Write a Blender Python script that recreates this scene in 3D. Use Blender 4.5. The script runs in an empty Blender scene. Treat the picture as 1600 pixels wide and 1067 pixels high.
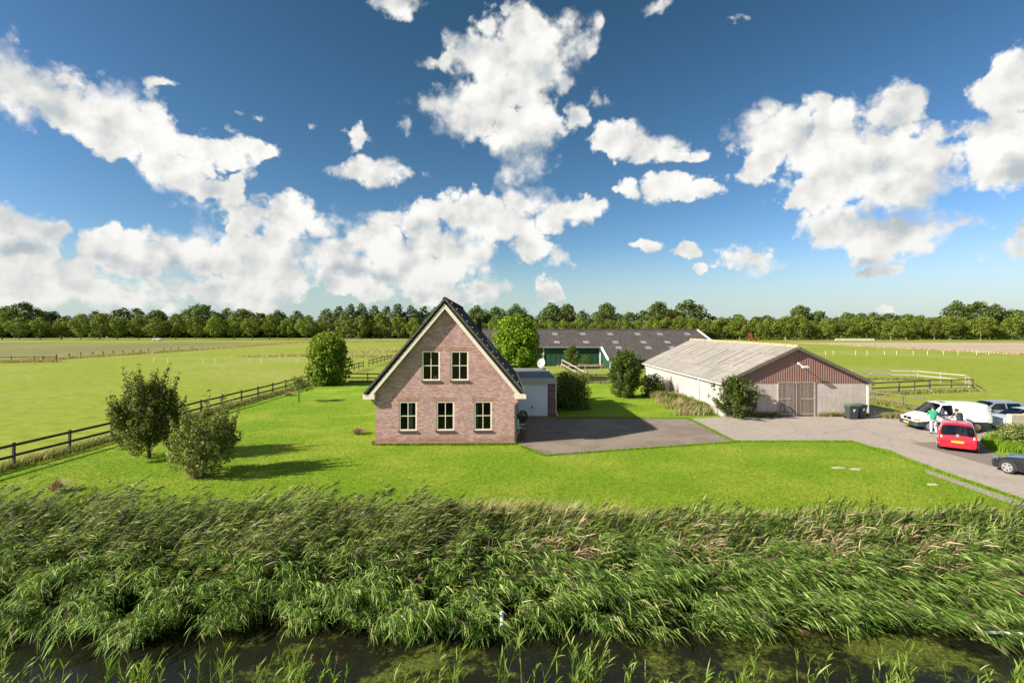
import bpy, math, random
import numpy as np
from mathutils import Vector, Matrix

R = math.radians
rng = np.random.default_rng(7)
random.seed(7)
SC = bpy.context.scene
COL = SC.collection

# ------------------------------------------------------------------ camera
cam = bpy.data.cameras.new("camera")
cam.lens = 18.0; cam.sensor_width = 36.0; cam.sensor_fit = 'HORIZONTAL'
cam.shift_y = -22.5 / 1600
cam.clip_start = 0.2; cam.clip_end = 20000
cam_ob = bpy.data.objects.new("camera", cam); COL.objects.link(cam_ob)
H = 6.8
cam_ob.location = (0, 0, H); cam_ob.rotation_euler = (R(90), 0, 0)
SC.camera = cam_ob

def G(px, py, z=0.0):
    """photo pixel -> point on the plane Z=z"""
    y = 800 * (H - z) / (py - 511.0)
    return ((px - 800) * y / 800, y, z)

# ------------------------------------------------------------------ sun, sky, exposure
SUN_TO = Vector((13.4, 4.56, -8.4)).normalized()
sun = bpy.data.lights.new("sun", 'SUN'); sun.energy = 5.0; sun.angle = R(0.53); sun.color = (1.0, 0.93, 0.82)
sun_ob = bpy.data.objects.new("sun", sun); COL.objects.link(sun_ob)
sun_ob.rotation_euler = SUN_TO.to_track_quat('-Z', 'Y').to_euler()
SC.view_settings.view_transform = 'Standard'; SC.view_settings.look = 'None'
SC.view_settings.gamma = 1; SC.view_settings.exposure = 0.95
SC.view_settings.use_curve_mapping = False
SC.cycles.max_bounces = 6; SC.cycles.diffuse_bounces = 2; SC.cycles.glossy_bounces = 3
SC.cycles.transparent_max_bounces = 12; SC.cycles.transmission_bounces = 4

CLOUDS = [  # photo px, py, rx, ry  (turned into directions on the sky)
 (835,50,78,42),(885,60,42,34),(770,100,62,45),(820,95,62,45),(690,158,45,32),(735,170,60,48),(790,150,60,50),
 (815,205,62,50),(830,245,48,30),(800,268,18,22),(695,97,32,10),(922,45,16,24),(898,180,15,26),
 (20,135,70,52),(90,150,85,52),(165,180,90,46),(235,210,60,36),(180,215,70,28),
 (285,255,72,44),(345,240,45,28),(395,232,30,16),(320,285,50,20),(375,285,20,22),
 (30,352,75,32),(95,362,48,22),(30,400,70,36),(20,450,90,36),(115,440,60,34),(175,375,30,22),(215,400,75,42),
 (300,405,80,42),(390,340,46,38),(450,345,55,36),(410,400,90,60),(510,365,42,24),(515,415,72,44),(350,455,170,26),
 (150,470,170,22),(600,345,45,20),(590,385,50,38),(655,350,60,34),(640,420,90,50),(740,335,55,24),(720,395,75,38),
 (790,355,62,34),(830,315,56,30),(880,335,46,24),(915,322,26,14),(840,390,44,26),(690,462,55,14),(755,450,30,18),
 (560,455,60,16),(848,462,18,20),(555,215,15,26),(590,270,64,17),
 (615,8,42,16),(225,127,22,11),(1040,5,28,13),
 (960,215,45,20),(1010,230,48,20),(1060,243,42,12),(985,295,20,16),(1045,290,42,20),(1090,298,35,11),
 (1005,380,32,9),(1075,392,34,10),(1170,408,40,19),(1095,420,16,8),
 (1190,225,55,50),(1235,200,48,34),(1160,275,26,14),(1300,205,72,54),(1340,240,110,58),(1400,168,42,40),(1415,245,80,52),
 (1290,290,80,34),(1400,285,85,42),(1455,240,25,22),(1310,352,66,32),(1400,358,105,32),(1480,355,38,12),(1385,392,38,12),(1392,415,36,12),
 (1565,140,52,50),(1560,215,62,44),(1590,240,70,50),(1640,170,60,80),(1595,392,44,28),(1610,365,30,14),(1385,483,20,7),(1550,472,14,7)]
WISPS = [(40,80,34,10),(100,90,13,14),(380,182,26,9),(880,120,45,30),(745,6,26,9),(935,150,26,20),(480,190,10,6),(1160,25,20,12),(1450,325,40,25),(1310,418,16,8),(905,412,12,7),(640,200,20,40),(935,215,14,14)]

SHADE = [(1400,335,95,34),(1440,280,80,30),(820,235,60,40),(80,170,110,26),(230,415,120,22),(30,390,80,20),(560,430,80,20),(850,120,40,60),(1590,260,60,34)]
def build_world():
    w = bpy.data.worlds.new("World"); SC.world = w; w.use_nodes = True
    nt = w.node_tree; nt.nodes.clear(); N = nt.nodes.new; L = nt.links.new
    def m(op, a, b=None, c=None, clamp=False):
        n = N('ShaderNodeMath'); n.operation = op; n.use_clamp = clamp
        for i, v in enumerate((a, b, c)):
            if v is None: continue
            if isinstance(v, (int, float)): n.inputs[i].default_value = v
            else: L(v, n.inputs[i])
        return n.outputs[0]
    def vm(op, a, b=None, c=None):
        n = N('ShaderNodeVectorMath'); n.operation = op
        for i, v in enumerate((a, b, c)):
            if v is None: continue
            if isinstance(v, (tuple, list)): n.inputs[i].default_value = v
            else: L(v, n.inputs[i])
        return n.outputs['Value'] if op in ('LENGTH', 'DISTANCE', 'DOT_PRODUCT') else n.outputs[0]
    def noise(vec, scale, detail, rough=0.55, lac=2.0, dist=0.0):
        n = N('ShaderNodeTexNoise'); n.inputs['Scale'].default_value = scale; n.inputs['Detail'].default_value = detail
        n.inputs['Roughness'].default_value = rough; n.inputs['Lacunarity'].default_value = lac
        n.inputs['Distortion'].default_value = dist
        L(vec, n.inputs['Vector']); return n
    def ramp(v, a, b):
        n = N('ShaderNodeMapRange'); n.interpolation_type = 'SMOOTHSTEP'
        n.inputs[1].default_value = a; n.inputs[2].default_value = b; L(v, n.inputs[0]); return n.outputs[0]
    tc = N('ShaderNodeTexCoord'); d = tc.outputs['Generated']
    sky = N('ShaderNodeTexSky'); sky.sky_type = 'NISHITA'; sky.sun_disc = False
    sky.sun_elevation = math.asin(-SUN_TO.z); sky.sun_rotation = R(251.2)
    sky.air_density = 1.0; sky.dust_density = 0.6; sky.ozone_density = 1.6; sky.altitude = 0
    sep = N('ShaderNodeSeparateXYZ'); L(d, sep.inputs[0])
    az = m('ARCTAN2', sep.outputs[0], sep.outputs[1]); el = m('ARCSINE', sep.outputs[2])
    cmb = N('ShaderNodeCombineXYZ'); L(az, cmb.inputs[0]); L(el, cmb.inputs[1]); p = cmb.outputs[0]
    # warp
    wn = noise(d, 9, 3, 0.6)
    wv = vm('MULTIPLY', vm('SUBTRACT', wn.outputs['Color'], (0.5, 0.5, 0.5)), (0.13, 0.085, 0))
    pw = vm('ADD', p, wv)
    wn2 = noise(d, 34, 4, 0.62)
    pw = vm('ADD', pw, vm('MULTIPLY', vm('SUBTRACT', wn2.outputs['Color'], (0.5, 0.5, 0.5)), (0.032, 0.03, 0)))
    def field(lst):
        acc = None
        for (px, py, rx, ry) in lst:
            a = math.atan((px - 800) / 800); e = math.atan((511 - py) / 800 * math.cos(a))
            a2 = math.atan((px + rx - 800) / 800) - math.atan((px - rx - 800) / 800)
            sx = 2 / a2
            e1 = math.atan((511 - py + ry) / 800 * math.cos(a)); e0 = math.atan((511 - py - ry) / 800 * math.cos(a))
            sy = 2 / (e1 - e0)
            l = vm('LENGTH', vm('MULTIPLY_ADD', pw, (sx, sy, 0), (-a * sx, -e * sy, 0)))
            acc = l if acc is None else m('MINIMUM', acc, l)
        return acc
    D = field(CLOUDS); Wd = field(WISPS)
    # clouds for the rest of the dome, outside the photographed sector
    gen = noise(vm('MULTIPLY', d, (1, 1, 1.6)), 3.2, 4, 0.55)
    gd = m('MULTIPLY_ADD', gen.outputs[0], -6.0, 4.35)
    side = ramp(m('ABSOLUTE', az), 0.80, 0.95); up = ramp(el, 0.62, 0.75)
    outside = m('MAXIMUM', side, up)
    gd2 = m('ADD', gd, m('MULTIPLY', m('SUBTRACT', 1.0, outside), 5.0))
    D = m('MINIMUM', D, gd2)
    def billow(vec):
        n1 = noise(vec, 15, 8, 0.58, 2.15, 0.1)
        v = N('ShaderNodeTexVoronoi'); v.feature = 'SMOOTH_F1'; v.inputs['Scale'].default_value = 30
        v.inputs['Smoothness'].default_value = 0.55; v.inputs['Detail'].default_value = 2.5; v.inputs['Roughness'].default_value = 0.55
        L(vm('ADD', vec, vm('MULTIPLY', wn2.outputs['Color'], (0.03, 0.03, 0.03))), v.inputs['Vector'])
        b = m('SUBTRACT', 0.75, v.outputs['Distance'])
        return m('ADD', m('MULTIPLY', n1.outputs[0], 0.8), m('MULTIPLY', b, 0.35))
    n0 = billow(d)
    base = m('MULTIPLY_ADD', D, -0.78, 1.0)
    dens = m('ADD', m('MINIMUM', m('MULTIPLY', base, 1.75), 1.5), m('MULTIPLY', m('SUBTRACT', n0, 0.40), 2.7))
    soft = noise(d, 7, 2, 0.5)
    sr = N('ShaderNodeMapRange'); L(soft.outputs[0], sr.inputs[0])
    for i_, v_ in ((1, 0.36), (2, 0.62), (3, 0.38), (4, 1.5)): sr.inputs[i_].default_value = v_
    alpha = ramp(m('MULTIPLY', dens, sr.outputs[0]), -0.10, 0.66)
    wis = m('ADD', m('SUBTRACT', 0.95, Wd), m('MULTIPLY', m('SUBTRACT', n0, 0.43), 4.0))
    walpha = m('MULTIPLY', ramp(wis, 0.0, 0.9), 0.6)
    alpha = m('MAXIMUM', alpha, walpha)
    big = noise(vm('MULTIPLY', d, (1, 1, 1.8)), 10, 4, 0.55)
    def puff(vec): return noise(vec, 17, 3, 0.48).outputs[0]
    wd = vm('ADD', d, vm('MULTIPLY', wn2.outputs['Color'], (0.02, 0.02, 0.02)))
    lit = m('MULTIPLY_ADD', m('SUBTRACT', puff(wd), puff(vm('ADD', wd, (-0.016, 0, 0.020)))), 0.9, 0.98)      # puffs face the sun
    lit = m('MULTIPLY_ADD', m('SUBTRACT', n0, 0.45), 0.22, lit)
    lit = m('SUBTRACT', lit, m('MULTIPLY', ramp(m('SUBTRACT', 1.0, field(SHADE)), 0.0, 0.9), 0.24))
    under = ramp(m('ADD', big.outputs[0], m('MULTIPLY', base, 0.20)), 0.50, 0.85)
    lit = m('SUBTRACT', lit, m('MULTIPLY', under, 0.13))
    lit = m('MINIMUM', m('MAXIMUM', lit, 0.60), 1.02)
    lit = m('MULTIPLY', lit, m('MULTIPLY_ADD', ramp(el, 0.0, 0.22), 0.12, 0.88))
    cc = N('ShaderNodeMix'); cc.data_type = 'RGBA'; L(ramp(lit, 0.6, 0.85), cc.inputs['Factor'])
    cc.inputs['A'].default_value = (0.86, 0.95, 1.0, 1); cc.inputs['B'].default_value = (1.0, 0.995, 0.96, 1)
    cv = vm('SCALE', cc.outputs['Result']); 
    cv.node.inputs['Scale'].default_value = 1; L(m('MULTIPLY', lit, 5.6), cv.node.inputs['Scale'])
    # clear-sky colour: Nishita, slightly deepened
    hs = N('ShaderNodeHueSaturation'); hs.inputs['Saturation'].default_value = 1.12; hs.inputs['Value'].default_value = 1.0
    L(sky.outputs[0], hs.inputs['Color'])
    tint = vm('MULTIPLY', hs.outputs[0], (0.86, 0.86, 0.92))
    sp = N('ShaderNodeSeparateColor'); L(tint, sp.inputs[0]); cb = N('ShaderNodeCombineColor'); q = 0.1464
    for i, (pw_, k_) in enumerate(((1.66, 1.02), (1.37, 0.925), (1.70, 1.02))):   # polarised look of the deep blue
        L(m('MULTIPLY', m('POWER', m('MULTIPLY', sp.outputs[i], q), pw_), 0.94*k_/q), cb.inputs[i])
    hz = N('ShaderNodeMix'); hz.data_type = 'RGBA'; L(m('MULTIPLY', m('SUBTRACT', 1.0, ramp(el, -0.02, 0.17)), 0.75), hz.inputs['Factor'])
    L(cb.outputs[0], hz.inputs['A']); hz.inputs['B'].default_value = (2.95, 4.0, 4.35, 1); tint = hz.outputs['Result']
    hs2 = N('ShaderNodeHueSaturation'); hs2.inputs['Saturation'].default_value = 0.93; hs2.inputs['Value'].default_value = 1.0; L(tint, hs2.inputs['Color']); tint = hs2.outputs[0]
    fn = N('ShaderNodeMix'); fn.data_type = 'RGBA'; L(alpha, fn.inputs['Factor']); L(tint, fn.inputs['A']); L(cv, fn.inputs['B'])
    bg = N('ShaderNodeBackground'); bg.inputs['Strength'].default_value = 0.09; L(fn.outputs['Result'], bg.inputs['Color'])
    out = N('ShaderNodeOutputWorld'); L(bg.outputs[0], out.inputs[0])
    w.cycles.sampling_method = 'MANUAL'; w.cycles.sample_map_resolution = 512
build_world()

# ------------------------------------------------------------------ helpers
def tag(o, label=None, cat=None, group=None, kind=None):
    if label: o['label'] = label
    if cat: o['category'] = cat
    if group: o['group'] = group
    if kind: o['kind'] = kind
    return o

def thing(name, label, cat, loc=(0, 0, 0), rz=0.0, group=None):
    o = bpy.data.objects.new(name, None); COL.objects.link(o)
    o.empty_display_size = 0.3; o.location = loc; o.rotation_euler = (0, 0, rz)
    return tag(o, label, cat, group)

def copy_tree(o, parent=None):
    c = o.copy(); COL.objects.link(c); c.parent = parent
    for ch in list(o.children): copy_tree(ch, c)
    return c

def link(me, name, mat, parent=None, smooth=False, loc=None):
    if mat is not None:
        for mm in (mat if isinstance(mat, (list, tuple)) else [mat]): me.materials.append(mm)
    if smooth:
        me.polygons.foreach_set('use_smooth', np.ones(len(me.polygons), bool))
        me.set_sharp_from_angle(angle=R(38))
    o = bpy.data.objects.new(name, me); COL.objects.link(o)
    if parent is not None: o.parent = parent
    if loc is not None: o.location = loc
    return o

class MB:
    def __init__(s): s.v = []; s.f = []; s.mi = []; s.cur = 0
    def add(s, vs, fs):
        b = len(s.v); s.v += [tuple(v) for v in vs]
        for f in fs: s.f.append(tuple(b + i for i in f)); s.mi.append(s.cur)
    def box(s, x0, x1, y0, y1, z0, z1):
        s.add([(x0,y0,z0),(x1,y0,z0),(x1,y1,z0),(x0,y1,z0),(x0,y0,z1),(x1,y0,z1),(x1,y1,z1),(x0,y1,z1)],
              [(0,3,2,1),(4,5,6,7),(0,1,5,4),(1,2,6,5),(2,3,7,6),(3,0,4,7)])
    def cbox(s, x0, x1, y0, y1, z0, z1, c=0.015):
        """box with chamfered vertical and top edges"""
        P = [(x0+c,y0),(x1-c,y0),(x1,y0+c),(x1,y1-c),(x1-c,y1),(x0+c,y1),(x0,y1-c),(x0,y0+c)]
        I = [(x0+2*c,y0+c),(x1-2*c,y0+c),(x1-c,y0+2*c),(x1-c,y1-2*c),(x1-2*c,y1-c),(x0+2*c,y1-c),(x0+c,y1-2*c),(x0+c,y0+2*c)]
        vs = [(a,b,z0) for a,b in P] + [(a,b,z1-c) for a,b in P] + [(a,b,z1) for a,b in I]
        fs = [tuple(range(7,-1,-1)), tuple(range(16,24))]
        for k in range(8):
            j = (k+1) % 8; fs += [(k,j,8+j,8+k),(8+k,8+j,16+j,16+k)]
        s.add(vs, fs)
    def bar(s, a, b, w, h, up=(0,0,1)):
        a, b = Vector(a), Vector(b); d = (b-a).normalized(); u = Vector(up)
        side = d.cross(u)
        if side.length < 1e-4: side = Vector((1,0,0))
        side.normalize(); u = side.cross(d).normalized(); side *= w/2; u *= h/2
        vs = [a-side-u, a+side-u, a+side+u, a-side+u, b-side-u, b+side-u, b+side+u, b-side+u]
        s.add(vs, [(3,2,1,0),(4,5,6,7),(0,1,5,4),(1,2,6,5),(2,3,7,6),(3,0,4,7)])
    def tube(s, pts, rad, n=8, cap=True):
        pts = [Vector(p) for p in pts]; b = len(s.v)
        if isinstance(rad, (int, float)): rad = [rad]*len(pts)
        for i, p in enumerate(pts):
            d = (pts[min(i+1, len(pts)-1)] - pts[max(i-1, 0)]).normalized()
            x = d.cross(Vector((0,0,1)))
            if x.length < 1e-3: x = Vector((1,0,0))
            x.normalize(); y = d.cross(x).normalized()
            for k in range(n):
                a = 2*math.pi*k/n; s.v.append(tuple(p + (x*math.cos(a) + y*math.sin(a))*rad[i]))
        for i in range(len(pts)-1):
            for k in range(n):
                j = (k+1) % n; s.f.append((b+i*n+k, b+i*n+j, b+(i+1)*n+j, b+(i+1)*n+k)); s.mi.append(s.cur)
        if cap:
            s.f.append(tuple(b+k for k in range(n-1,-1,-1))); s.mi.append(s.cur)
            e = b+(len(pts)-1)*n; s.f.append(tuple(e+k for k in range(n))); s.mi.append(s.cur)
    def prism_y(s, poly, y0, y1):
        n = len(poly); vs = [(x,y0,z) for x,z in poly] + [(x,y1,z) for x,z in poly]
        fs = [tuple(range(n)), tuple(range(2*n-1, n-1, -1))]
        for k in range(n): j = (k+1) % n; fs.append((k, n+k, n+j, j))
        s.add(vs, fs)
    def prism_z(s, poly, z0, z1):
        n = len(poly); vs = [(x,y,z0) for x,y in poly] + [(x,y,z1) for x,y in poly]
        fs = [tuple(range(n-1,-1,-1)), tuple(range(n, 2*n))]
        for k in range(n): j = (k+1) % n; fs.append((k, j, n+j, n+k))
        s.add(vs, fs)
    def ellipsoid(s, c, r, n=12, m=8, lump=0.0, seed=0):
        rr = random.Random(seed); b = []
        vs = []
        for i in range(m+1):
            th = math.pi*i/m
            for k in range(n):
                a = 2*math.pi*k/n; q = 1 + lump*(rr.random()-.5)
                vs.append((c[0]+r[0]*q*math.sin(th)*math.cos(a), c[1]+r[1]*q*math.sin(th)*math.sin(a), c[2]+r[2]*q*math.cos(th)))
        fs = []
        for i in range(m):
            for k in range(n):
                j = (k+1) % n; fs.append((i*n+k, (i+1)*n+k, (i+1)*n+j, i*n+j))
        s.add(vs, fs)
    def build(s, name, mat, parent=None, smooth=False, loc=None):
        me = bpy.data.meshes.new(name); me.from_pydata(s.v, [], s.f)
        if any(s.mi): me.polygons.foreach_set('material_index', s.mi)
        me.update()
        return link(me, name, mat, parent, smooth, loc)

def np_mesh(name, V, F):
    """V (n,3), F (m,k) with k the same for all faces"""
    me = bpy.data.meshes.new(name); V = np.asarray(V, np.float32); F = np.asarray(F, np.int32)
    me.vertices.add(len(V)); me.vertices.foreach_set('co', V.ravel())
    k = F.shape[1]
    me.loops.add(F.size); me.loops.foreach_set('vertex_index', F.ravel())
    me.polygons.add(len(F)); me.polygons.foreach_set('loop_start', np.arange(0, F.size, k, dtype=np.int32))
    me.update(calc_edges=True); me.validate()
    return me

def nrm(a): return a / np.maximum(np.linalg.norm(a, axis=-1, keepdims=True), 1e-9)

def ribbon_geo(P, W, side):
    """P (N,K,3) centre lines, W (N,K) widths, side (N,3) or (N,K,3) -> verts, quads"""
    N_, K, _ = P.shape
    if side.ndim == 2: side = side[:, None, :]
    A = P - side*W[..., None]/2; B = P + side*W[..., None]/2
    V = np.stack([A, B], 2).reshape(-1, 3)
    i = np.arange(N_)[:, None]*K*2 + np.arange(K-1)[None, :]*2
    F = np.stack([i, i+1, i+3, i+2], -1).reshape(-1, 4)
    return V, F

def join_geo(parts):
    V = []; F = []; b = 0
    for v, f in parts: V.append(v); F.append(f+b); b += len(v)
    return np.concatenate(V), np.concatenate(F)

def leaf_geo(C, Nn, size, asp=0.6, r=rng):
    """leaf-shaped quads at C with normals Nn"""
    n = len(C); t = nrm(np.cross(Nn, nrm(r.normal(size=(n, 3))))); b = np.cross(Nn, t)
    s = size*(0.6+0.8*r.random(n))[:, None]
    fold = Nn*s*0.18
    V = np.stack([C-t*s*.5, C+b*s*.5*asp+fold, C+t*s*.5, C-b*s*.5*asp+fold], 1).reshape(-1, 3)
    F = np.arange(4*n).reshape(n, 4)
    return V, F

def lump_leaves(lumps, n, size, asp=0.7, shell=0.5, r=rng, squash=0.85):
    C = np.array([l[0] for l in lumps], float); Rr = np.array([l[1] for l in lumps], float)
    w = Rr**2; idx = r.choice(len(C), n, p=w/w.sum())
    d = nrm(r.normal(size=(n, 3))); rad = Rr[idx]*(shell+(1-shell)*r.random(n)**0.5)
    off = d*rad[:, None]; off[:, 2] *= squash
    Nn = nrm(d*0.9+r.normal(size=(n, 3))*0.55+np.array([0, 0, .35]))
    return leaf_geo(C[idx]+off, Nn, size, asp, r)

# ------------------------------------------------------------------ materials
MATS = {}
def new_mat(name):
    m = bpy.data.materials.new(name); m.use_nodes = True; nt = m.node_tree
    return m, nt, nt.nodes['Principled BSDF'], nt.nodes.new, nt.links.new

def ramp_node(nt, fac, stops):
    n = nt.nodes.new('ShaderNodeValToRGB'); cr = n.color_ramp
    while len(cr.elements) > len(stops): cr.elements.remove(cr.elements[-1])
    while len(cr.elements) < len(stops): cr.elements.new(0.5)
    for e, (p, c) in zip(cr.elements, stops): e.position = p; e.color = (*c, 1)
    nt.links.new(fac, n.inputs[0]); return n.outputs[0]

def noise_node(nt, scale, detail=4, rough=0.55, coord='Object', stretch=None, dist=0.0):
    N, L = nt.nodes.new, nt.links.new
    tc = N('ShaderNodeTexCoord'); v = tc.outputs[coord]
    if stretch:
        mp = N('ShaderNodeMapping'); mp.inputs['Scale'].default_value = stretch; L(v, mp.inputs[0]); v = mp.outputs[0]
    n = N('ShaderNodeTexNoise'); n.inputs['Scale'].default_value = scale; n.inputs['Detail'].default_value = detail
    n.inputs['Roughness'].default_value = rough; n.inputs['Distortion'].default_value = dist; L(v, n.inputs['Vector'])
    return n.outputs[0]

def mixc(nt, fac, a, b, mode='MIX'):
    n = nt.nodes.new('ShaderNodeMix'); n.data_type = 'RGBA'; n.blend_type = mode
    for i, v in (('Factor', fac), ('A', a), ('B', b)):
        if isinstance(v, (int, float)): n.inputs[i].default_value = v
        elif isinstance(v, tuple): n.inputs[i].default_value = (*v, 1) if len(v) == 3 else v
        else: nt.links.new(v, n.inputs[i])
    return n.outputs['Result']

def maprange(nt, v, a, b, c=0., d=1.):
    n = nt.nodes.new('ShaderNodeMapRange'); n.interpolation_type = 'SMOOTHSTEP'
    for i, x in enumerate((a, b, c, d)): n.inputs[i+1].default_value = x
    nt.links.new(v, n.inputs[0]); return n.outputs[0]

def bump(nt, bsdf, h, strength=0.4, dist=0.02):
    n = nt.nodes.new('ShaderNodeBump'); n.inputs['Strength'].default_value = strength; n.inputs['Distance'].default_value = dist
    nt.links.new(h, n.inputs['Height']); nt.links.new(n.outputs[0], bsdf.inputs['Normal'])

def simple(name, c, rough=0.6, metal=0.0, var=0.15, scale=6, spec=None, bmp=0.0, stretch=None, coat=0.0):
    if name in MATS: return MATS[name]
    m, nt, b, N, L = new_mat(name)
    lo = tuple(x*(1-var) for x in c); hi = tuple(min(1, x*(1+var)) for x in c)
    nz = noise_node(nt, scale, 5, 0.6, stretch=stretch)
    L(ramp_node(nt, nz, [(0.3, lo), (0.7, hi)]), b.inputs['Base Color'])
    b.inputs['Roughness'].default_value = rough; b.inputs['Metallic'].default_value = metal
    if spec is not None: b.inputs['Specular IOR Level'].default_value = spec
    if coat: b.inputs['Coat Weight'].default_value = coat; b.inputs['Coat Roughness'].default_value = 0.05
    if bmp: bump(nt, b, noise_node(nt, scale*6, 4, 0.6, stretch=stretch), bmp, 0.01)
    MATS[name] = m; return m

def leafmat(name, stops, trans=0.35, rough=0.55, patch=None):
    """foliage whose own colour varies from leaf to leaf"""
    m, nt, b, N, L = new_mat(name)
    geo = N('ShaderNodeNewGeometry'); f = geo.outputs['Random Per Island']
    col = ramp_node(nt, f, stops)
    if patch:
        sc, cc, lo, hi = patch
        col = mixc(nt, maprange(nt, noise_node(nt, sc, 3), lo, hi), col, cc)
    oi = N('ShaderNodeObjectInfo')
    hs = N('ShaderNodeHueSaturation'); L(col, hs.inputs['Color'])
    L(maprange(nt, oi.outputs['Random'], 0, 1, 0.488, 0.508), hs.inputs['Hue']); L(maprange(nt, oi.outputs['Random'], 0, 1, 0.88, 1.12), hs.inputs['Value'])
    col = hs.outputs[0]
    L(col, b.inputs['Base Color']); b.inputs['Roughness'].default_value = rough; b.inputs['Specular IOR Level'].default_value = 0.25
    t = N('ShaderNodeBsdfTranslucent'); L(mixc(nt, 1.0, col, (1.15, 1.2, 0.45), 'MULTIPLY'), t.inputs['Color'])
    mx = N('ShaderNodeMixShader'); mx.inputs[0].default_value = trans
    L(b.outputs[0], mx.inputs[1]); L(t.outputs[0], mx.inputs[2]); L(mx.outputs[0], nt.nodes['Material Output'].inputs[0])
    MATS[name] = m; return m

def brick(name, c1, c2, mortar, scale=1.0, bw=0.22, bh=0.065):
    m, nt, b, N, L = new_mat(name)
    tc = N('ShaderNodeTexCoord'); s = N('ShaderNodeSeparateXYZ'); L(tc.outputs['Object'], s.inputs[0])
    a = N('ShaderNodeMath'); a.operation = 'ADD'; L(s.outputs[0], a.inputs[0]); L(s.outputs[1], a.inputs[1])
    c = N('ShaderNodeCombineXYZ'); L(a.outputs[0], c.inputs[0]); L(s.outputs[2], c.inputs[1])
    t = N('ShaderNodeTexBrick'); L(c.outputs[0], t.inputs['Vector'])
    t.inputs['Scale'].default_value = 1; t.inputs['Brick Width'].default_value = bw; t.inputs['Row Height'].default_value = bh
    t.inputs['Mortar Size'].default_value = 0.006; t.inputs['Mortar Smooth'].default_value = 0.2; t.inputs['Bias'].default_value = 0.0
    t.inputs['Color1'].default_value = (*c1, 1); t.inputs['Color2'].default_value = (*c2, 1); t.inputs['Mortar'].default_value = (*mortar, 1)
    n1 = noise_node(nt, 1.1, 5, 0.6); n2 = noise_node(nt, 9, 4, 0.75)
    col = mixc(nt, 1.0, t.outputs['Color'], ramp_node(nt, n1, [(0.3, (0.82, 0.80, 0.80)), (0.7, (1.15, 1.1, 1.06))]), 'MULTIPLY')
    col = mixc(nt, 1.0, col, ramp_node(nt, n2, [(0.3, (0.72, 0.70, 0.70)), (0.7, (1.28, 1.26, 1.26))]), 'MULTIPLY')
    # damp darker, redder courses at the foot of the wall, where soil splashes up
    foot = N('ShaderNodeMath'); foot.operation = 'MULTIPLY_ADD'; L(n1, foot.inputs[0]); foot.inputs[1].default_value = 0.5; L(s.outputs[2], foot.inputs[2])
    col = mixc(nt, maprange(nt, foot.outputs[0], 0.35, 0.85, 0.55, 0.0), col, (0.26, 0.10, 0.055))
    L(col, b.inputs['Base Color']); b.inputs['Roughness'].default_value = 0.9
    bump(nt, b, t.outputs['Fac'], -0.5, 0.01)
    MATS[name] = m; return m

def ground_mat(name, stops, scale, stops2=None, scale2=0.05, bmp=0.5, bscale=30, stretch=None, blend=(0.4, 0.6), third=None):
    m, nt, b, N, L = new_mat(name)
    n1 = noise_node(nt, scale, 7, 0.68, stretch=stretch); col = ramp_node(nt, n1, stops)
    if stops2:
        n2 = noise_node(nt, scale2, 5, 0.6, stretch=stretch, dist=0.3)
        col = mixc(nt, maprange(nt, n2, *blend), col, ramp_node(nt, n1, stops2))
    if third:
        n3 = noise_node(nt, third[0], 6, 0.65, stretch=third[3] if len(third) > 3 else None, dist=0.5)
        col = mixc(nt, maprange(nt, n3, third[1][0], third[1][1]), col, third[2])
    L(col, b.inputs['Base Color']); b.inputs['Roughness'].default_value = 0.95; b.inputs['Specular IOR Level'].default_value = 0.15
    if bmp: bump(nt, b, noise_node(nt, bscale, 5, 0.7), bmp, 0.04)
    MATS[name] = m; return m

M_LAWN = ground_mat('lawn_grass', [(0.28, (0.08, 0.16, 0.006)), (0.5, (0.15, 0.265, 0.009)), (0.72, (0.24, 0.37, 0.018))], 5.0,
    [(0.28, (0.17, 0.225, 0.014)), (0.5, (0.25, 0.32, 0.024)), (0.72, (0.37, 0.41, 0.06))], 0.22, bmp=0.9, bscale=22, blend=(0.40, 0.64))
M_PAST = ground_mat('pasture_grass', [(0.25, (0.135, 0.18, 0.012)), (0.5, (0.21, 0.26, 0.020)), (0.75, (0.29, 0.33, 0.036))], 0.9,
    [(0.25, (0.17, 0.19, 0.03)), (0.5, (0.26, 0.28, 0.05)), (0.75, (0.38, 0.36, 0.10))], 0.035, bmp=0.6, bscale=6, blend=(0.42, 0.66),
    third=(0.16, (0.63, 0.72), (0.11, 0.17, 0.012), (0.5, 1.6, 1)))
M_FIELD = ground_mat('stubble_field', [(0.3, (0.13, 0.12, 0.04)), (0.7, (0.24, 0.22, 0.08))], 0.6,
    [(0.3, (0.16, 0.19, 0.04)), (0.7, (0.22, 0.25, 0.06))], 0.02, bmp=0.5, bscale=3, stretch=(1, 0.3, 1))
M_BARE = ground_mat('bare_soil', [(0.3, (0.36, 0.26, 0.18)), (0.7, (0.52, 0.40, 0.29))], 0.5, [(0.3, (0.33, 0.25, 0.16)), (0.7, (0.36, 0.33, 0.19))], 0.03, bmp=0.4, bscale=2, stretch=(0.3, 1, 1))
M_SOIL = ground_mat('bank_soil', [(0.3, (0.02, 0.018, 0.010)), (0.7, (0.05, 0.055, 0.02))], 4.0, bmp=0.8, bscale=12)
M_ASPH = ground_mat('old_asphalt', [(0.25, (0.13, 0.102, 0.078)), (0.5, (0.20, 0.158, 0.122)), (0.75, (0.31, 0.248, 0.195))], 9.0,
    [(0.25, (0.19, 0.148, 0.115)), (0.75, (0.32, 0.258, 0.205))], 0.4, bmp=0.5, bscale=60, third=(0.8, (0.62, 0.72), (0.10, 0.10, 0.06)))
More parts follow.
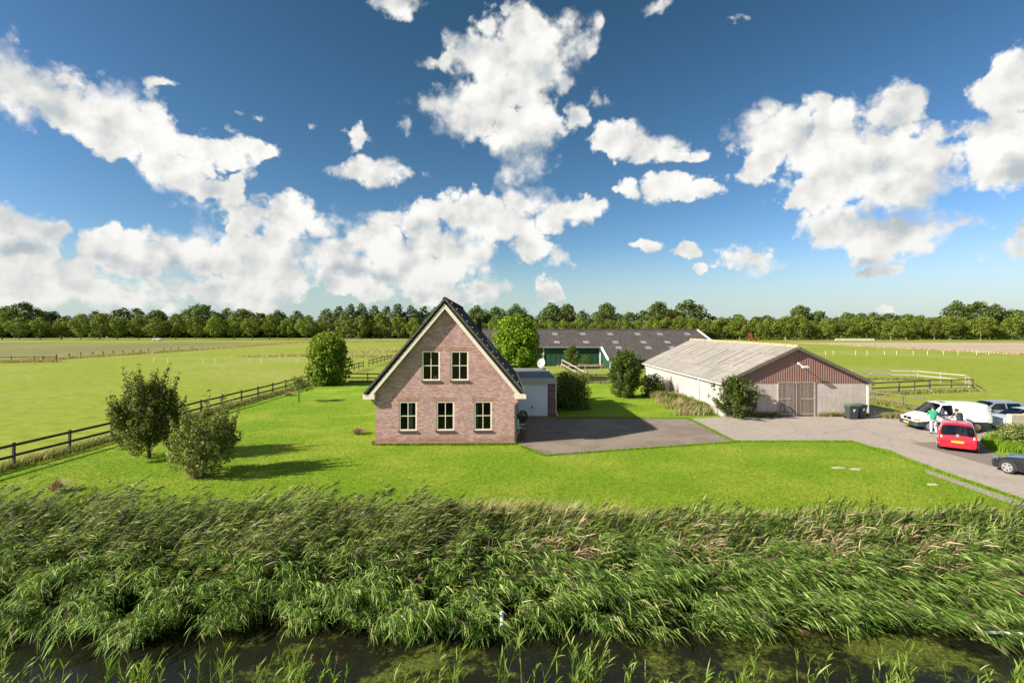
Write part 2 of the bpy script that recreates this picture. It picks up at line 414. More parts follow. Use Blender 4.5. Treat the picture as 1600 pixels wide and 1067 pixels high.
M_CONC = ground_mat('yard_concrete', [(0.25, (0.28, 0.235, 0.19)), (0.5, (0.36, 0.306, 0.25)), (0.75, (0.44, 0.383, 0.32))], 5.0,
    [(0.25, (0.28, 0.24, 0.20)), (0.75, (0.38, 0.33, 0.28))], 0.5, bmp=0.3, bscale=50, third=(0.7, (0.60, 0.75), (0.30, 0.255, 0.205)))
def add_cracks(m, sc, dark, fac):
    nt = m.node_tree; N, L = nt.nodes.new, nt.links.new; b = nt.nodes['Principled BSDF']; lk = b.inputs['Base Color'].links[0]; src = lk.from_socket
    tc = N('ShaderNodeTexCoord'); nz = N('ShaderNodeTexNoise'); nz.inputs['Scale'].default_value = 1.5; L(tc.outputs['Object'], nz.inputs['Vector'])
    ad = N('ShaderNodeVectorMath'); ad.operation = 'MULTIPLY_ADD'; L(nz.outputs['Color'], ad.inputs[0]); ad.inputs[1].default_value = (.8,.8,0); L(tc.outputs['Object'], ad.inputs[2])
    v = N('ShaderNodeTexVoronoi'); v.feature = 'DISTANCE_TO_EDGE'; v.inputs['Scale'].default_value = sc; L(ad.outputs[0], v.inputs['Vector'])
    L(mixc(nt, maprange(nt, v.outputs['Distance'], 0.002, 0.010, fac, 0.0), src, dark), b.inputs['Base Color'])
add_cracks(M_CONC, 0.22, (0.16, 0.15, 0.09), 0.45); add_cracks(M_ASPH, 0.30, (0.08, 0.07, 0.05), 0.35)
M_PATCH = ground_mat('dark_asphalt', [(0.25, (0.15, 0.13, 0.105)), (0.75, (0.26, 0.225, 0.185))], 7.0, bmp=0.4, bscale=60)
M_DRY = ground_mat('dry_grass_ground', [(0.3, (0.30, 0.25, 0.09)), (0.7, (0.50, 0.42, 0.20))], 1.5, [(0.3, (0.2, 0.24, 0.04)), (0.7, (0.3, 0.33, 0.06))], 0.2, bmp=0.6, bscale=8)

M_BRICK = brick('house_brick', (0.345, 0.175, 0.155), (0.55, 0.36, 0.325), (0.53, 0.43, 0.40))
M_BRICK2 = brick('lintel_brick', (0.34, 0.16, 0.12), (0.46, 0.26, 0.20), (0.34, 0.26, 0.22), bw=0.07, bh=0.22)
M_BRICKG = brick('garage_brick', (0.20, 0.10, 0.085), (0.32, 0.17, 0.14), (0.25, 0.2, 0.18))
M_CREAM = simple('cream_paint', (0.82, 0.73, 0.57), 0.5, var=0.06, scale=3)
M_WHITE = simple('white_paint', (0.78, 0.78, 0.74), 0.45, var=0.05, scale=3)
M_SILL = simple('dark_sill', (0.10, 0.055, 0.045), 0.5)
M_TILE = simple('roof_tile', (0.018, 0.021, 0.023), 0.75, var=0.35, scale=5, bmp=0.3, spec=0.25)
M_MOSS = simple('mossy_tile', (0.11, 0.10, 0.07), 0.9, var=0.5, scale=9)
M_DOORW = simple('garage_door_paint', (0.90, 0.91, 0.91), 0.4, var=0.03, scale=2)
M_GRAVEL = simple('roof_gravel', (0.13, 0.14, 0.15), 0.95, var=0.65, scale=14, bmp=0.8)
M_BLACK = simple('black_plastic', (0.02, 0.02, 0.022), 0.5, var=0.2)
M_PLASTER = simple('inside_plaster', (0.45, 0.42, 0.36), 0.9)
M_FLOORW = simple('inside_floor', (0.12, 0.07, 0.04), 0.7)
M_CURT = simple('curtain_cloth', (0.75, 0.74, 0.70), 0.9, var=0.1, stretch=(8, 8, .3))
M_WOODD = simple('weathered_dark_wood', (0.055, 0.043, 0.033), 0.85, var=0.4, scale=5, bmp=0.3)
M_WOODG = simple('weathered_grey_wood', (0.36, 0.31, 0.25), 0.9, var=0.3, scale=6, bmp=0.3)
M_WOODB = simple('weathered_brown_wood', (0.17, 0.125, 0.09), 0.9, var=0.4, scale=6, bmp=0.3)
M_BARK = simple('bark', (0.09, 0.07, 0.05), 0.95, var=0.4, scale=9, bmp=0.6)
M_BARKL = simple('pale_bark', (0.24, 0.21, 0.16), 0.95, var=0.3, scale=9, bmp=0.5)
M_RUB = simple('tyre_rubber', (0.018, 0.018, 0.018), 0.8)
M_RIM = simple('wheel_silver', (0.55, 0.55, 0.55), 0.3, metal=0.7, var=0.05)
M_SKIN = simple('skin', (0.52, 0.30, 0.21), 0.6, var=0.05)
M_HAIR = simple('dark_hair', (0.03, 0.02, 0.015), 0.7)
M_AMBER = simple('amber_lens', (0.85, 0.25, 0.02), 0.25, var=0.02)
M_PLATE = simple('yellow_plate', (0.80, 0.50, 0.03), 0.4, var=0.02)
M_LAMPW = simple('clear_lens', (0.75, 0.77, 0.78), 0.15, var=0.03)

def glass_mat(name, tint, gloss=0.12, rough=0.02):
    m, nt, b, N, L = new_mat(name)
    tr = N('ShaderNodeBsdfTransparent'); tr.inputs[0].default_value = (*tint, 1)
    gl = N('ShaderNodeBsdfGlossy'); gl.inputs['Roughness'].default_value = rough
    fr = N('ShaderNodeFresnel'); fr.inputs[0].default_value = 1.5
    ad = N('ShaderNodeMath'); ad.operation = 'ADD'; L(fr.outputs[0], ad.inputs[0]); ad.inputs[1].default_value = gloss - 0.04
    wav = noise_node(nt, 1.5, 2); bp = N('ShaderNodeBump'); bp.inputs['Strength'].default_value = 0.05; L(wav, bp.inputs['Height']); L(bp.outputs[0], gl.inputs['Normal'])
    mx = N('ShaderNodeMixShader'); L(ad.outputs[0], mx.inputs[0]); L(tr.outputs[0], mx.inputs[1]); L(gl.outputs[0], mx.inputs[2])
    L(mx.outputs[0], nt.nodes['Material Output'].inputs[0]); MATS[name] = m; return m
M_GLASS = glass_mat('window_glass', (0.62, 0.66, 0.62), 0.03)
M_CGLASS = glass_mat('car_glass', (0.22, 0.27, 0.25), 0.09)

# corrugated / ribbed sheets
def wave_mat(name, c, c2, period, axis=0, rough=0.8, moss=None, var=0.2, bstr=0.8, sheet=None):
    m, nt, b, N, L = new_mat(name)
    tc = N('ShaderNodeTexCoord'); s = N('ShaderNodeSeparateXYZ'); L(tc.outputs['Object'], s.inputs[0])
    mu = N('ShaderNodeMath'); mu.operation = 'MULTIPLY'; L(s.outputs[axis], mu.inputs[0]); mu.inputs[1].default_value = 2*math.pi/period
    sn = N('ShaderNodeMath'); sn.operation = 'SINE'; L(mu.outputs[0], sn.inputs[0])
    st = (6, 0.5, 1) if axis == 0 else (0.5, 6, 1)
    n1 = noise_node(nt, 1.0, 6, 0.65, stretch=st); n2 = noise_node(nt, 3, 6, 0.7)
    col = mixc(nt, maprange(nt, n1, 0.35, 0.65), c, c2)
    col = mixc(nt, 1.0, col, ramp_node(nt, n2, [(0.3, (1-var,)*3), (0.7, (1+var,)*3)]), 'MULTIPLY')
    if moss: col = mixc(nt, maprange(nt, noise_node(nt, 1.6, 6, 0.7, stretch=st), moss[1], moss[1]+0.1, 0, 0.8), col, moss[0])
    if sheet:
        w = N('ShaderNodeTexBrick'); mp = N('ShaderNodeMapping')
        cx = N('ShaderNodeCombineXYZ'); L(s.outputs[axis], cx.inputs[0]); L(s.outputs[1-axis], cx.inputs[1]); L(cx.outputs[0], w.inputs['Vector'])
        w.offset = 0.0; w.inputs['Scale'].default_value = 1; w.inputs['Brick Width'].default_value = sheet[0]; w.inputs['Row Height'].default_value = sheet[1]
        w.inputs['Mortar Size'].default_value = 0.02; w.inputs['Color1'].default_value = (0.88,)*3+(1,); w.inputs['Color2'].default_value = (1.1,)*3+(1,); w.inputs['Mortar'].default_value = (0.55,)*3+(1,)
        col = mixc(nt, 1.0, col, w.outputs['Color'], 'MULTIPLY')
    L(col, b.inputs['Base Color']); b.inputs['Roughness'].default_value = rough; b.inputs['Specular IOR Level'].default_value = 0.2
    bump(nt, b, sn.outputs[0], bstr, 0.03)
    MATS[name] = m; return m
M_FIBRE = wave_mat('fibre_cement_roof', (0.345, 0.315, 0.27), (0.245, 0.222, 0.188), 0.18, axis=1, moss=((0.20, 0.17, 0.09), 0.60), sheet=(1.1, 1.45), bstr=0.6)
M_DROOF = wave_mat('dark_corrugated_roof', (0.066, 0.057, 0.050), (0.105, 0.09, 0.078), 0.25, axis=0, moss=((0.11, 0.08, 0.06), 0.62), sheet=(1.1, 1.6), bstr=0.5)
M_GREEN = wave_mat('green_sheet', (0.018, 0.060, 0.030), (0.024, 0.072, 0.037), 0.9, axis=0, var=0.08, bstr=0.35)
M_MAROON = simple('maroon_cladding', (0.235, 0.13, 0.105), 0.55, var=0.12, scale=1.2)
M_RENDER = simple('pale_render', (0.45, 0.41, 0.36), 0.95, var=0.13, scale=1.3, bmp=0.2)
def stained_wall():
    m, nt, b, N, L = new_mat('stained_concrete_wall')
    n1 = noise_node(nt, 1.1, 6, 0.65); n2 = noise_node(nt, 1.4, 6, 0.7, stretch=(3, 3, 0.35)); n3 = noise_node(nt, 25, 3)
    col = ramp_node(nt, n1, [(0.3, (0.42, 0.355, 0.30)), (0.7, (0.58, 0.50, 0.43))])
    col = mixc(nt, maprange(nt, n2, 0.52, 0.72, 0, 0.6), col, (0.24, 0.20, 0.17))
    col = mixc(nt, 1.0, col, ramp_node(nt, n3, [(0.3, (0.9,)*3), (0.7, (1.1,)*3)]), 'MULTIPLY')
    tc = N('ShaderNodeTexCoord'); s = N('ShaderNodeSeparateXYZ'); L(tc.outputs['Object'], s.inputs[0])
    w = N('ShaderNodeMath'); w.operation = 'MULTIPLY'; L(s.outputs[2], w.inputs[0]); w.inputs[1].default_value = 2*math.pi/0.2
    sn = N('ShaderNodeMath'); sn.operation = 'SINE'; L(w.outputs[0], sn.inputs[0])
    pw = maprange(nt, sn.outputs[0], 0.93, 1.0, 0, 0.3); col = mixc(nt, pw, col, (0.2, 0.18, 0.15))
    L(col, b.inputs['Base Color']); b.inputs['Roughness'].default_value = 0.95
    return m
M_STAIN = stained_wall()
def plank_mat():
    m, nt, b, N, L = new_mat('old_plank_door')
    tc = N('ShaderNodeTexCoord'); s = N('ShaderNodeSeparateXYZ'); L(tc.outputs['Object'], s.inputs[0])
    c = N('ShaderNodeCombineXYZ'); L(s.outputs[2], c.inputs[0]); L(s.outputs[0], c.inputs[1])
    t = N('ShaderNodeTexBrick'); L(c.outputs[0], t.inputs['Vector']); t.offset = 0
    t.inputs['Scale'].default_value = 1; t.inputs['Brick Width'].default_value = 9; t.inputs['Row Height'].default_value = 0.14; t.inputs['Mortar Size'].default_value = 0.008
    t.inputs['Color1'].default_value = (0.17, 0.13, 0.105, 1); t.inputs['Color2'].default_value = (0.27, 0.22, 0.18, 1); t.inputs['Mortar'].default_value = (0.04, 0.03, 0.025, 1)
    col = mixc(nt, 1.0, t.outputs['Color'], ramp_node(nt, noise_node(nt, 3, 6, 0.7, stretch=(8, 8, 0.6)), [(0.3, (0.6,)*3), (0.7, (1.3,)*3)]), 'MULTIPLY')
    L(col, b.inputs['Base Color']); b.inputs['Roughness'].default_value = 0.9; return m
M_PLANK = plank_mat()

# foliage
L_OAK = leafmat('leaf_street_tree', [(0.0, (0.095, 0.13, 0.016)), (0.5, (0.17, 0.22, 0.028)), (1.0, (0.27, 0.32, 0.05))], 0.3)
L_WOOD = leafmat('leaf_wood_tree', [(0.0, (0.045, 0.075, 0.014)), (0.5, (0.10, 0.14, 0.026)), (1.0, (0.165, 0.21, 0.045))], 0.25)
L_POP = leafmat('leaf_poplar', [(0.0, (0.07, 0.10, 0.04)), (0.5, (0.15, 0.19, 0.08)), (1.0, (0.27, 0.31, 0.17))], 0.2)
L_LIME = leafmat('leaf_fresh_green', [(0.0, (0.08, 0.15, 0.008)), (0.5, (0.18, 0.28, 0.014)), (1.0, (0.29, 0.40, 0.035))], 0.35)
L_DARK = leafmat('leaf_dark', [(0.0, (0.035, 0.06, 0.008)), (0.55, (0.11, 0.155, 0.018)), (0.9, (0.21, 0.25, 0.04)), (1.0, (0.27, 0.18, 0.07))], 0.3)
L_APPLE = leafmat('leaf_apple', [(0.0, (0.07, 0.10, 0.016)), (0.55, (0.17, 0.21, 0.04)), (0.9, (0.30, 0.33, 0.10)), (1.0, (0.42, 0.35, 0.17))], 0.3)
L_CONI = leafmat('leaf_mid_green', [(0.0, (0.035, 0.07, 0.010)), (0.5, (0.085, 0.14, 0.018)), (1.0, (0.16, 0.22, 0.04))], 0.3)
L_REED = leafmat('reed_leaf', [(0.0, (0.035, 0.075, 0.010)), (0.3, (0.08, 0.155, 0.018)), (0.6, (0.185, 0.30, 0.042)), (0.86, (0.32, 0.44, 0.105)), (0.96, (0.48, 0.48, 0.19)), (1.0, (0.62, 0.52, 0.30))], 0.35, 0.6,
    patch=(0.55, (0.19, 0.22, 0.05), 0.60, 0.78))
L_STEM = leafmat('reed_stem', [(0.0, (0.16, 0.21, 0.04)), (0.6, (0.31, 0.35, 0.09)), (1.0, (0.50, 0.44, 0.20))], 0.1)
L_STRAW = leafmat('straw', [(0.0, (0.20, 0.14, 0.06)), (0.5, (0.40, 0.30, 0.16)), (1.0, (0.60, 0.48, 0.30))], 0.2)
L_PLUME = leafmat('reed_plume', [(0.0, (0.045, 0.025, 0.02)), (0.5, (0.11, 0.055, 0.045)), (1.0, (0.24, 0.14, 0.11))], 0.15)
L_PLUMED = leafmat('reed_plume_dark', [(0.0, (0.015, 0.015, 0.010)), (0.6, (0.045, 0.038, 0.022)), (1.0, (0.11, 0.09, 0.05))], 0.15)
L_FRESH = leafmat('reed_fresh_leaf', [(0.0, (0.08, 0.16, 0.015)), (0.5, (0.17, 0.29, 0.03)), (1.0, (0.32, 0.42, 0.10))], 0.35, 0.4)
L_TURF = leafmat('turf_blade', [(0.0, (0.08, 0.16, 0.006)), (0.5, (0.17, 0.28, 0.010)), (1.0, (0.30, 0.39, 0.04))], 0.35)
L_WEED = leafmat('weed_blade', [(0.0, (0.06, 0.11, 0.015)), (0.35, (0.15, 0.21, 0.03)), (0.6, (0.34, 0.31, 0.12)), (1.0, (0.58, 0.47, 0.28))], 0.3)
L_TWIG = leafmat('bare_twig', [(0.0, (0.10, 0.08, 0.07)), (1.0, (0.22, 0.18, 0.16))], 0.1)

# ------------------------------------------------------------------ the setting: ground
def ditch_z(y):
    return np.interp(y, [8.2, 9.2, 10.3, 10.8, 13.6, 14.3, 17.0, 18.1], [0, -0.2, -1.1, -1.35, -1.35, -0.95, -0.12, 0])
def build_ground():
    ys = [-3000, -300, -50, 0, 8.2, 9.2, 10.3, 10.8, 12.2, 13.6, 14.3, 15.2, 16.1, 17.0, 18.1, 30, 60, 120, 300, 900, 6000]
    xs = [-6000, -1000, -300] + list(range(-60, 61, 6)) + [300, 1000, 6000]
    mb = MB(); nx = len(xs)
    V = [(x, y, float(ditch_z(y))) for y in ys for x in xs]
    F = []; MI = []
    for j in range(len(ys)-1):
        for i in range(nx-1):
            F.append((j*nx+i, j*nx+i+1, (j+1)*nx+i+1, (j+1)*nx+i)); MI.append(1 if 8.2 <= ys[j] < 17 else 0)
    me = bpy.data.meshes.new('ground'); me.from_pydata(V, [], F); me.polygons.foreach_set('material_index', MI); me.update()
    tag(link(me, 'ground', [M_PAST, M_SOIL]), 'green pasture ground running out to the tree line, cut by the ditch', None, None, 'structure')
build_ground()

def sheet(name, pts, z, mat, label, kind='structure'):
    me = bpy.data.meshes.new(name); me.from_pydata([(p[0], p[1], z) for p in pts], [], [tuple(range(len(pts)))]); me.update()
    if me.polygons[0].normal.z < 0: me.flip_normals()
    return tag(link(me, name, mat), label, None, None, kind)

LAWN = [(-24.0,17.9),(34,17.9),(34,27),(30,33),(16,39.5),(15.6,62),(-23.6,62)]
sheet('lawn', LAWN, 0.004, M_LAWN, 'bright mown lawn around the brick house')
FIELD = [(-420,96),(-99,99),(-93,155),(-95,228),(-420,228)]
sheet('stubble_field', FIELD, 0.005, M_FIELD, 'brown green stubble field beyond the left pasture')
sheet('bare_field', [(120,222),(123,170),(126,126),(420,126),(420,228)], 0.005, M_BARE, 'bare tan field at the right')
P2 = lambda l: [G(*p)[:2] for p in l]
# far road and its verge
sheet('far_road', [(-800,262),(800,262),(800,268),(-800,268)], 0.006, M_ASPH, 'road under the avenue trees')
YARD = P2([(1075,654),(1145,690),(1240,688.5),(1330,690),(1390,703),(1447,727),(1520,753),(1600,780),(1720,822)]) + P2([(1760,700),(1680,655),(1560,640)]) + [(31.2,41.5),(28.9,46.5),(28.9,60),(27.4,60),(27.4,39.2),(16.2,38.8)]
sheet('yard', YARD, 0.010, M_CONC, 'pale concrete farm yard and drive')
DRIVE = P2([(812,695),(830,704),(850,711),(880,712),(925,708),(971,703),(1060,697),(1145,690),(1075,654),(868,653.2)])+[(0.25,38.95)]
sheet('driveway', DRIVE, 0.014, M_ASPH, 'grey asphalt drive in front of the garage')
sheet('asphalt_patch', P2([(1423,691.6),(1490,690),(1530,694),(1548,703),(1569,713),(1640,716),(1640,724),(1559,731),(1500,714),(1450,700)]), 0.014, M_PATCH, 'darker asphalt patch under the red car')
sheet('verge', P2([(1531,690),(1545,703),(1566,713.5),(1600,712),(1680,714),(1720,690),(1640,671),(1560,666)]), 0.018, M_LAWN, 'grassy verge beside the cars')
sheet('kerb_strip', P2([(1445,733),(1600,785),(1720,826),(1720,840),(1600,795),(1447,739)]), 0.014, M_CONC, 'narrow concrete edge strip along the drive')

def water():
    m, nt, b, N, L = new_mat('ditch_water')
    n1 = noise_node(nt, 0.35, 6, 0.62, dist=0.6); n2 = noise_node(nt, 5, 6, 0.7)
    ad = N('ShaderNodeMath'); ad.operation = 'MULTIPLY_ADD'; L(n2, ad.inputs[0]); ad.inputs[1].default_value = 0.45; L(n1, ad.inputs[2])
    msk = maprange(nt, ad.outputs[0], 0.72, 0.86)
    alg = ramp_node(nt, noise_node(nt, 16, 6, 0.75), [(0.3, (0.012, 0.016, 0.003)), (0.5, (0.06, 0.075, 0.008)), (0.75, (0.24, 0.26, 0.03))])
    L(mixc(nt, msk, (0.012, 0.012, 0.007), alg), b.inputs['Base Color'])
    L(maprange(nt, msk, 0, 1, 0.08, 0.7), b.inputs['Roughness']); b.inputs['Specular IOR Level'].default_value = 0.3
    bump(nt, b, noise_node(nt, 6, 3), 0.08, 0.02)
    me = bpy.data.meshes.new('water'); me.from_pydata([(-300,9.9,-0.98),(300,9.9,-0.98),(300,14.6,-0.98),(-300,14.6,-0.98)], [], [(0,1,2,3)]); me.update()
    tag(link(me, 'water', m), 'dark still ditch water with floating green algae', None, None, 'structure')
water()

# ------------------------------------------------------------------ brick house
HW = 4.02; YAW = R(1.5)
def clip(poly, a, b, c):   # keep a*x+b*z <= c
    out = []
    for i in range(len(poly)):
        p, q = poly[i], poly[(i+1) % len(poly)]; dp = a*p[0]+b*p[1]-c; dq = a*q[0]+b*q[1]-c
        if dp <= 0: out.append(p)
        if dp*dq < 0: t = dp/(dp-dq); out.append((p[0]+t*(q[0]-p[0]), p[1]+t*(q[1]-p[1])))
    return out
def gable(mb, y, wins, rev, apex=8.12, sl=1.2, hw=HW, flip=False):
    xs = sorted({-hw, hw} | {w[0] for w in wins} | {w[1] for w in wins}); zs = sorted({0.0, 9.0} | {w[2] for w in wins} | {w[3] for w in wins})
    for i in range(len(xs)-1):
        for j in range(len(zs)-1):
            x0, x1, z0, z1 = xs[i], xs[i+1], zs[j], zs[j+1]; cx, cz = (x0+x1)/2, (z0+z1)/2
            if any(w[0] < cx < w[1] and w[2] < cz < w[3] for w in wins): continue
            p = clip(clip([(x0,z0),(x1,z0),(x1,z1),(x0,z1)], sl, 1, apex), -sl, 1, apex)
            if len(p) >= 3:
                vs = [(a, y, b) for a, b in p]; mb.add(vs, [tuple(range(len(p)))[::-1] if flip else tuple(range(len(p)))])
    for (x0, x1, z0, z1) in wins:
        y2 = y+rev
        mb.add([(x0,y,z0),(x1,y,z0),(x1,y,z1),(x0,y,z1),(x0,y2,z0),(x1,y2,z0),(x1,y2,z1),(x0,y2,z1)], [(0,4,7,3),(1,2,6,5),(3,7,6,2),(0,1,5,4)])
def window(parent, cx, z0, z1, w, y, sgn=1):
    """timber window: frame > pane, sill; y = wall face, looking to -Y for sgn=1"""
    f = MB(); t = 0.085; x0, x1 = cx-w/2, cx+w/2; ya, yb = sorted((y+0.02*sgn, y+0.10*sgn))
    f.box(x0, x0+t, ya, yb, z0, z1); f.box(x1-t, x1, ya, yb, z0, z1); f.box(x0+t, x1-t, ya, yb, z1-t, z1); f.box(x0+t, x1-t, ya, yb, z0, z0+t)
    zc = (z0+z1)/2; yc, yd = sorted((y+0.04*sgn, y+0.08*sgn))
    f.box(cx-.02, cx+.02, yc, yd, z0+t, z1-t); f.box(x0+t, cx-.02, yc, yd, zc-.02, zc+.02); f.box(cx+.02, x1-t, yc, yd, zc-.02, zc+.02)
    o = f.build('window', M_CREAM, parent)
    g = MB(); yg = y+0.06*sgn; g.add([(x0+t,yg,z0+t),(x1-t,yg,z0+t),(x1-t,yg,z1-t),(x0+t,yg,z1-t)], [(0,1,2,3)]); g.build('pane', M_GLASS, o)
    s = MB(); sa, sb = sorted((y-0.07*sgn, y+0.02*sgn)); s.box(x0-.04, x1+.04, sa, sb, z0-.09, z0-.002); s.build('sill', M_SILL, o)
    return o
def house():
    t = thing('brick_house', 'small brick house with steep dark tiled roof and cream gable trim', 'house', (-3.87, 29.7, 0), YAW)
    L_ = 13.4; W = [(-2.16,.8,2.5),(0.0,.8,2.5),(2.18,.8,2.5),(-.83,3.7,5.42),(.825,3.7,5.42)]; ww = 1.04
    wins = [(c-ww/2, c+ww/2, a, b) for c, a, b in W]
    mb = MB(); gable(mb, 0, wins, 0.14)
    bw = [(-.6,.6,.5,2.4),(-2.6,-1.5,.8,2.4),(1.5,2.6,.8,2.4),(-.5,.5,3.7,5.2)]
    gable(mb, L_, bw, -0.14, flip=True)
    for s in (-1, 1):
        x = s*HW; mb.add([(x,0,0),(x,L_,0),(x,L_,3.3),(x,0,3.3)], [(0,1,2,3)[::s]])
    # stepped brick corbels under the eaves
    for s in (-1, 1):
        for k in range(6):
            a = HW-0.02+k*0.065; xa, xb = sorted((s*(HW-.1), s*(a+0.065)))
            mb.box(xa, xb, -0.012+k*0.001, 0.4, 2.28+k*0.072, 2.28+(k+1)*0.072)
    mb.build('wall', M_BRICK, t)
    for c, a, b in W:
        window(t, c, a, b, ww, 0)
        lb = MB(); lb.box(c-ww/2-.12, c+ww/2+.12, -0.006, 0.05, b+.002, b+.21); lb.build('lintel', M_BRICK2, t)
    for (x0, x1, z0, z1) in bw: window(t, (x0+x1)/2, z0, z1, x1-x0, L_, -1)
    # inside: floors and plaster
    ins = MB(); ins.box(-3.9, 3.9, .2, 13.2, 0.02, 0.10); ins.box(-3.9, 3.9, .2, 13.2, 2.75, 2.95)
    ins.build('floor_slab', M_FLOORW, t)
    pl = MB()
    pl.add([(-3.88,.2,.1),(-3.88,13.2,.1),(-3.88,13.2,2.7),(-3.88,.2,2.7)], [(0,1,2,3)]); pl.add([(3.88,.2,.1),(3.88,13.2,.1),(3.88,13.2,2.7),(3.88,.2,2.7)], [(0,1,2,3)])
    pl.box(-3.8, -0.8, 6.2, 6.3, .1, 2.7); pl.box(0.9, 3.8, 4.6, 4.7, .1, 2.7); pl.box(-3.2, 3.2, 5.0, 5.1, 2.96, 4.2); pl.box(-2, 2, 5.0, 5.1, 4.2, 5.4)
    pl.build('inner_wall', M_PLASTER, t)
    # roof: tiles with thickness, wavy courses
    ov = 0.27; nrow = 22; sl = 1.2
    roof = MB()
    for s in (-1, 1):
        xs = []; n = 2*46
        for r in range(nrow):
            xa, za = 4.55*(1-r/nrow), 2.95+5.46*(r/nrow); xb, zb = 4.55*(1-(r+1)/nrow), 2.95+5.46*((r+1)/nrow)
            nx_, nz_ = sl/math.hypot(1, sl), 1/math.hypot(1, sl)
            n = 2*46; Y = np.linspace(-ov, L_+ov, n+1); b = len(roof.v)
            for k, yy in enumerate(Y):
                u = 0.012*(1 if k % 2 else -1)
                roof.v.append((s*(xa+nx_*(0.045+u)), yy, za+nz_*(0.045+u))); roof.v.append((s*(xb+nx_*u), yy, zb+nz_*u)); roof.v.append((s*(xa+nx_*(-0.03)), yy, za-nz_*0.03))
            for k in range(n):
                q = b+3*k
                roof.f.append((q, q+1, q+4, q+3)[::s]); roof.f.append((q+2, q, q+3, q+5)[::s]); roof.mi += [0, 0]
    # slab below tiles
    roof.prism_y([(-4.55,2.93),(0,8.39),(4.55,2.93),(4.55,2.74),(0,8.16),(-4.55,2.74)], -ov, L_+ov)
    ro = roof.build('roof', M_TILE, t)
    rc = MB(); rc.tube([(0,-ov-.02,8.39),(0,L_+ov+.02,8.39)], 0.13, 10)
    for k in range(34): rc.tube([(0,-ov-.03+k*.41,8.39),(0,-ov+.05+k*.41,8.39)], 0.145, 10)
    rc.build('ridge_tile', M_TILE, ro)
    vt = MB()   # mossy verge tiles stepping down the left and right verge
    for s in (-1, 1):
        for r in range(nrow):
            f0, f1 = r/nrow, (r+1)/nrow
            p0 = Vector((s*4.62*(1-f0), -ov-.03, 2.98+5.46*f0)); p1 = Vector((s*4.62*(1-f1), -ov-.03, 2.98+5.46*f1-.03))
            vt.bar(p0, p1, 0.09, 0.11, up=(s*sl, 0, 1))
    vt.build('verge_tile', M_MOSS, ro)
    for r in range(15):
        hk = MB(); f = 0.04+r*0.064; hk.box(4.6*(1-f)+.08, 4.6*(1-f)+.12, -ov-.02, -ov+.10, 2.98+5.46*f+.06, 2.98+5.46*f+.13); hk.build('snow_hook', simple('yellowed_clip', (0.55, 0.5, 0.25), 0.5), ro)
    # barge boards and eaves boxes
    d = 0.30
    for s in (-1, 1):
        for y0, y1 in ((-ov-.015, -ov+.03), (L_+ov-.03, L_+ov+.015)):
            poly = [(0,8.15),(s*4.3,2.99),(s*4.3,2.99-d),(0,8.15-d)]
            bb = MB(); bb.prism_y(poly if s < 0 else poly[::-1], y0, y1); bb.build('barge_board', M_CREAM, t)
    for s in (-1, 1):
        e = MB(); xa, xb = sorted((s*4.02, s*4.68)); e.box(xa, xb, -ov-.02, -ov+.22, 2.66, 2.95)
        xa, xb = sorted((s*4.45, s*4.68)); e.box(xa, xb, -ov+.22, L_+ov, 2.72, 2.93); e.build('gutter_box', M_CREAM, t)
    dp = MB(); dp.tube([(4.10,.22,0.02),(4.10,.22,2.3),(4.5,.22,2.7)], 0.04, 8); dp.build('downpipe', simple('grey_pipe', (0.55, 0.55, 0.52), 0.4), t, True)
    ch = MB(); ch.cbox(1.35, 1.75, 11.2, 11.6, 6.2, 7.45, .02); ch.build('chimney', M_BLACK, ro)
    # roof window on the right slope
    rw = MB(); y0, y1 = 6.8, 7.6
    def rp(f, off): return (4.55*(1-f)+off*.77, 2.95+5.46*f+off*.64)
    for (fa, fb, ya, yb) in ((.36,.38,y0,y1),(.50,.52,y0,y1),(.38,.50,y0,y0+.07),(.38,.50,y1-.07,y1)):
        a, b = rp(fa,.03), rp(fb,.03); c_, d_ = rp(fb,.12), rp(fa,.12)
        rw.prism_y([(a[0],a[1]),(b[0],b[1]),(c_[0],c_[1]),(d_[0],d_[1])][::-1], ya, yb)
    wf = rw.build('roof_window', simple('grey_flashing', (0.3, 0.31, 0.32), 0.4), ro)
    g = MB(); a, b = rp(.38,.09), rp(.50,.09); g.add([(a[0],y0+.07,a[1]),(a[0],y1-.07,a[1]),(b[0],y1-.07,b[1]),(b[0],y0+.07,b[1])], [(0,1,2,3)]); g.build('pane', M_CGLASS, wf)
    # plinth course
    pb = MB(); pb.box(-HW-.02, HW+.02, -.018, .1, 0, .16); pb.build('plinth', simple('plinth_brick', (0.42, 0.25, 0.19), .9, var=.3, scale=12), t)
    dr = MB(); dr.box(HW, HW+.03, 3.2, 4.15, .05, 2.15); dr.build('side_door', simple('side_door_paint', (0.18, 0.19, 0.17), .5), t)
    return t
HOUSE = house()
def hp(x, y, z=0):   # house-local to world
    c, s = math.cos(YAW), math.sin(YAW); return (-3.87+x*c-y*s, 29.7+x*s+y*c, z)

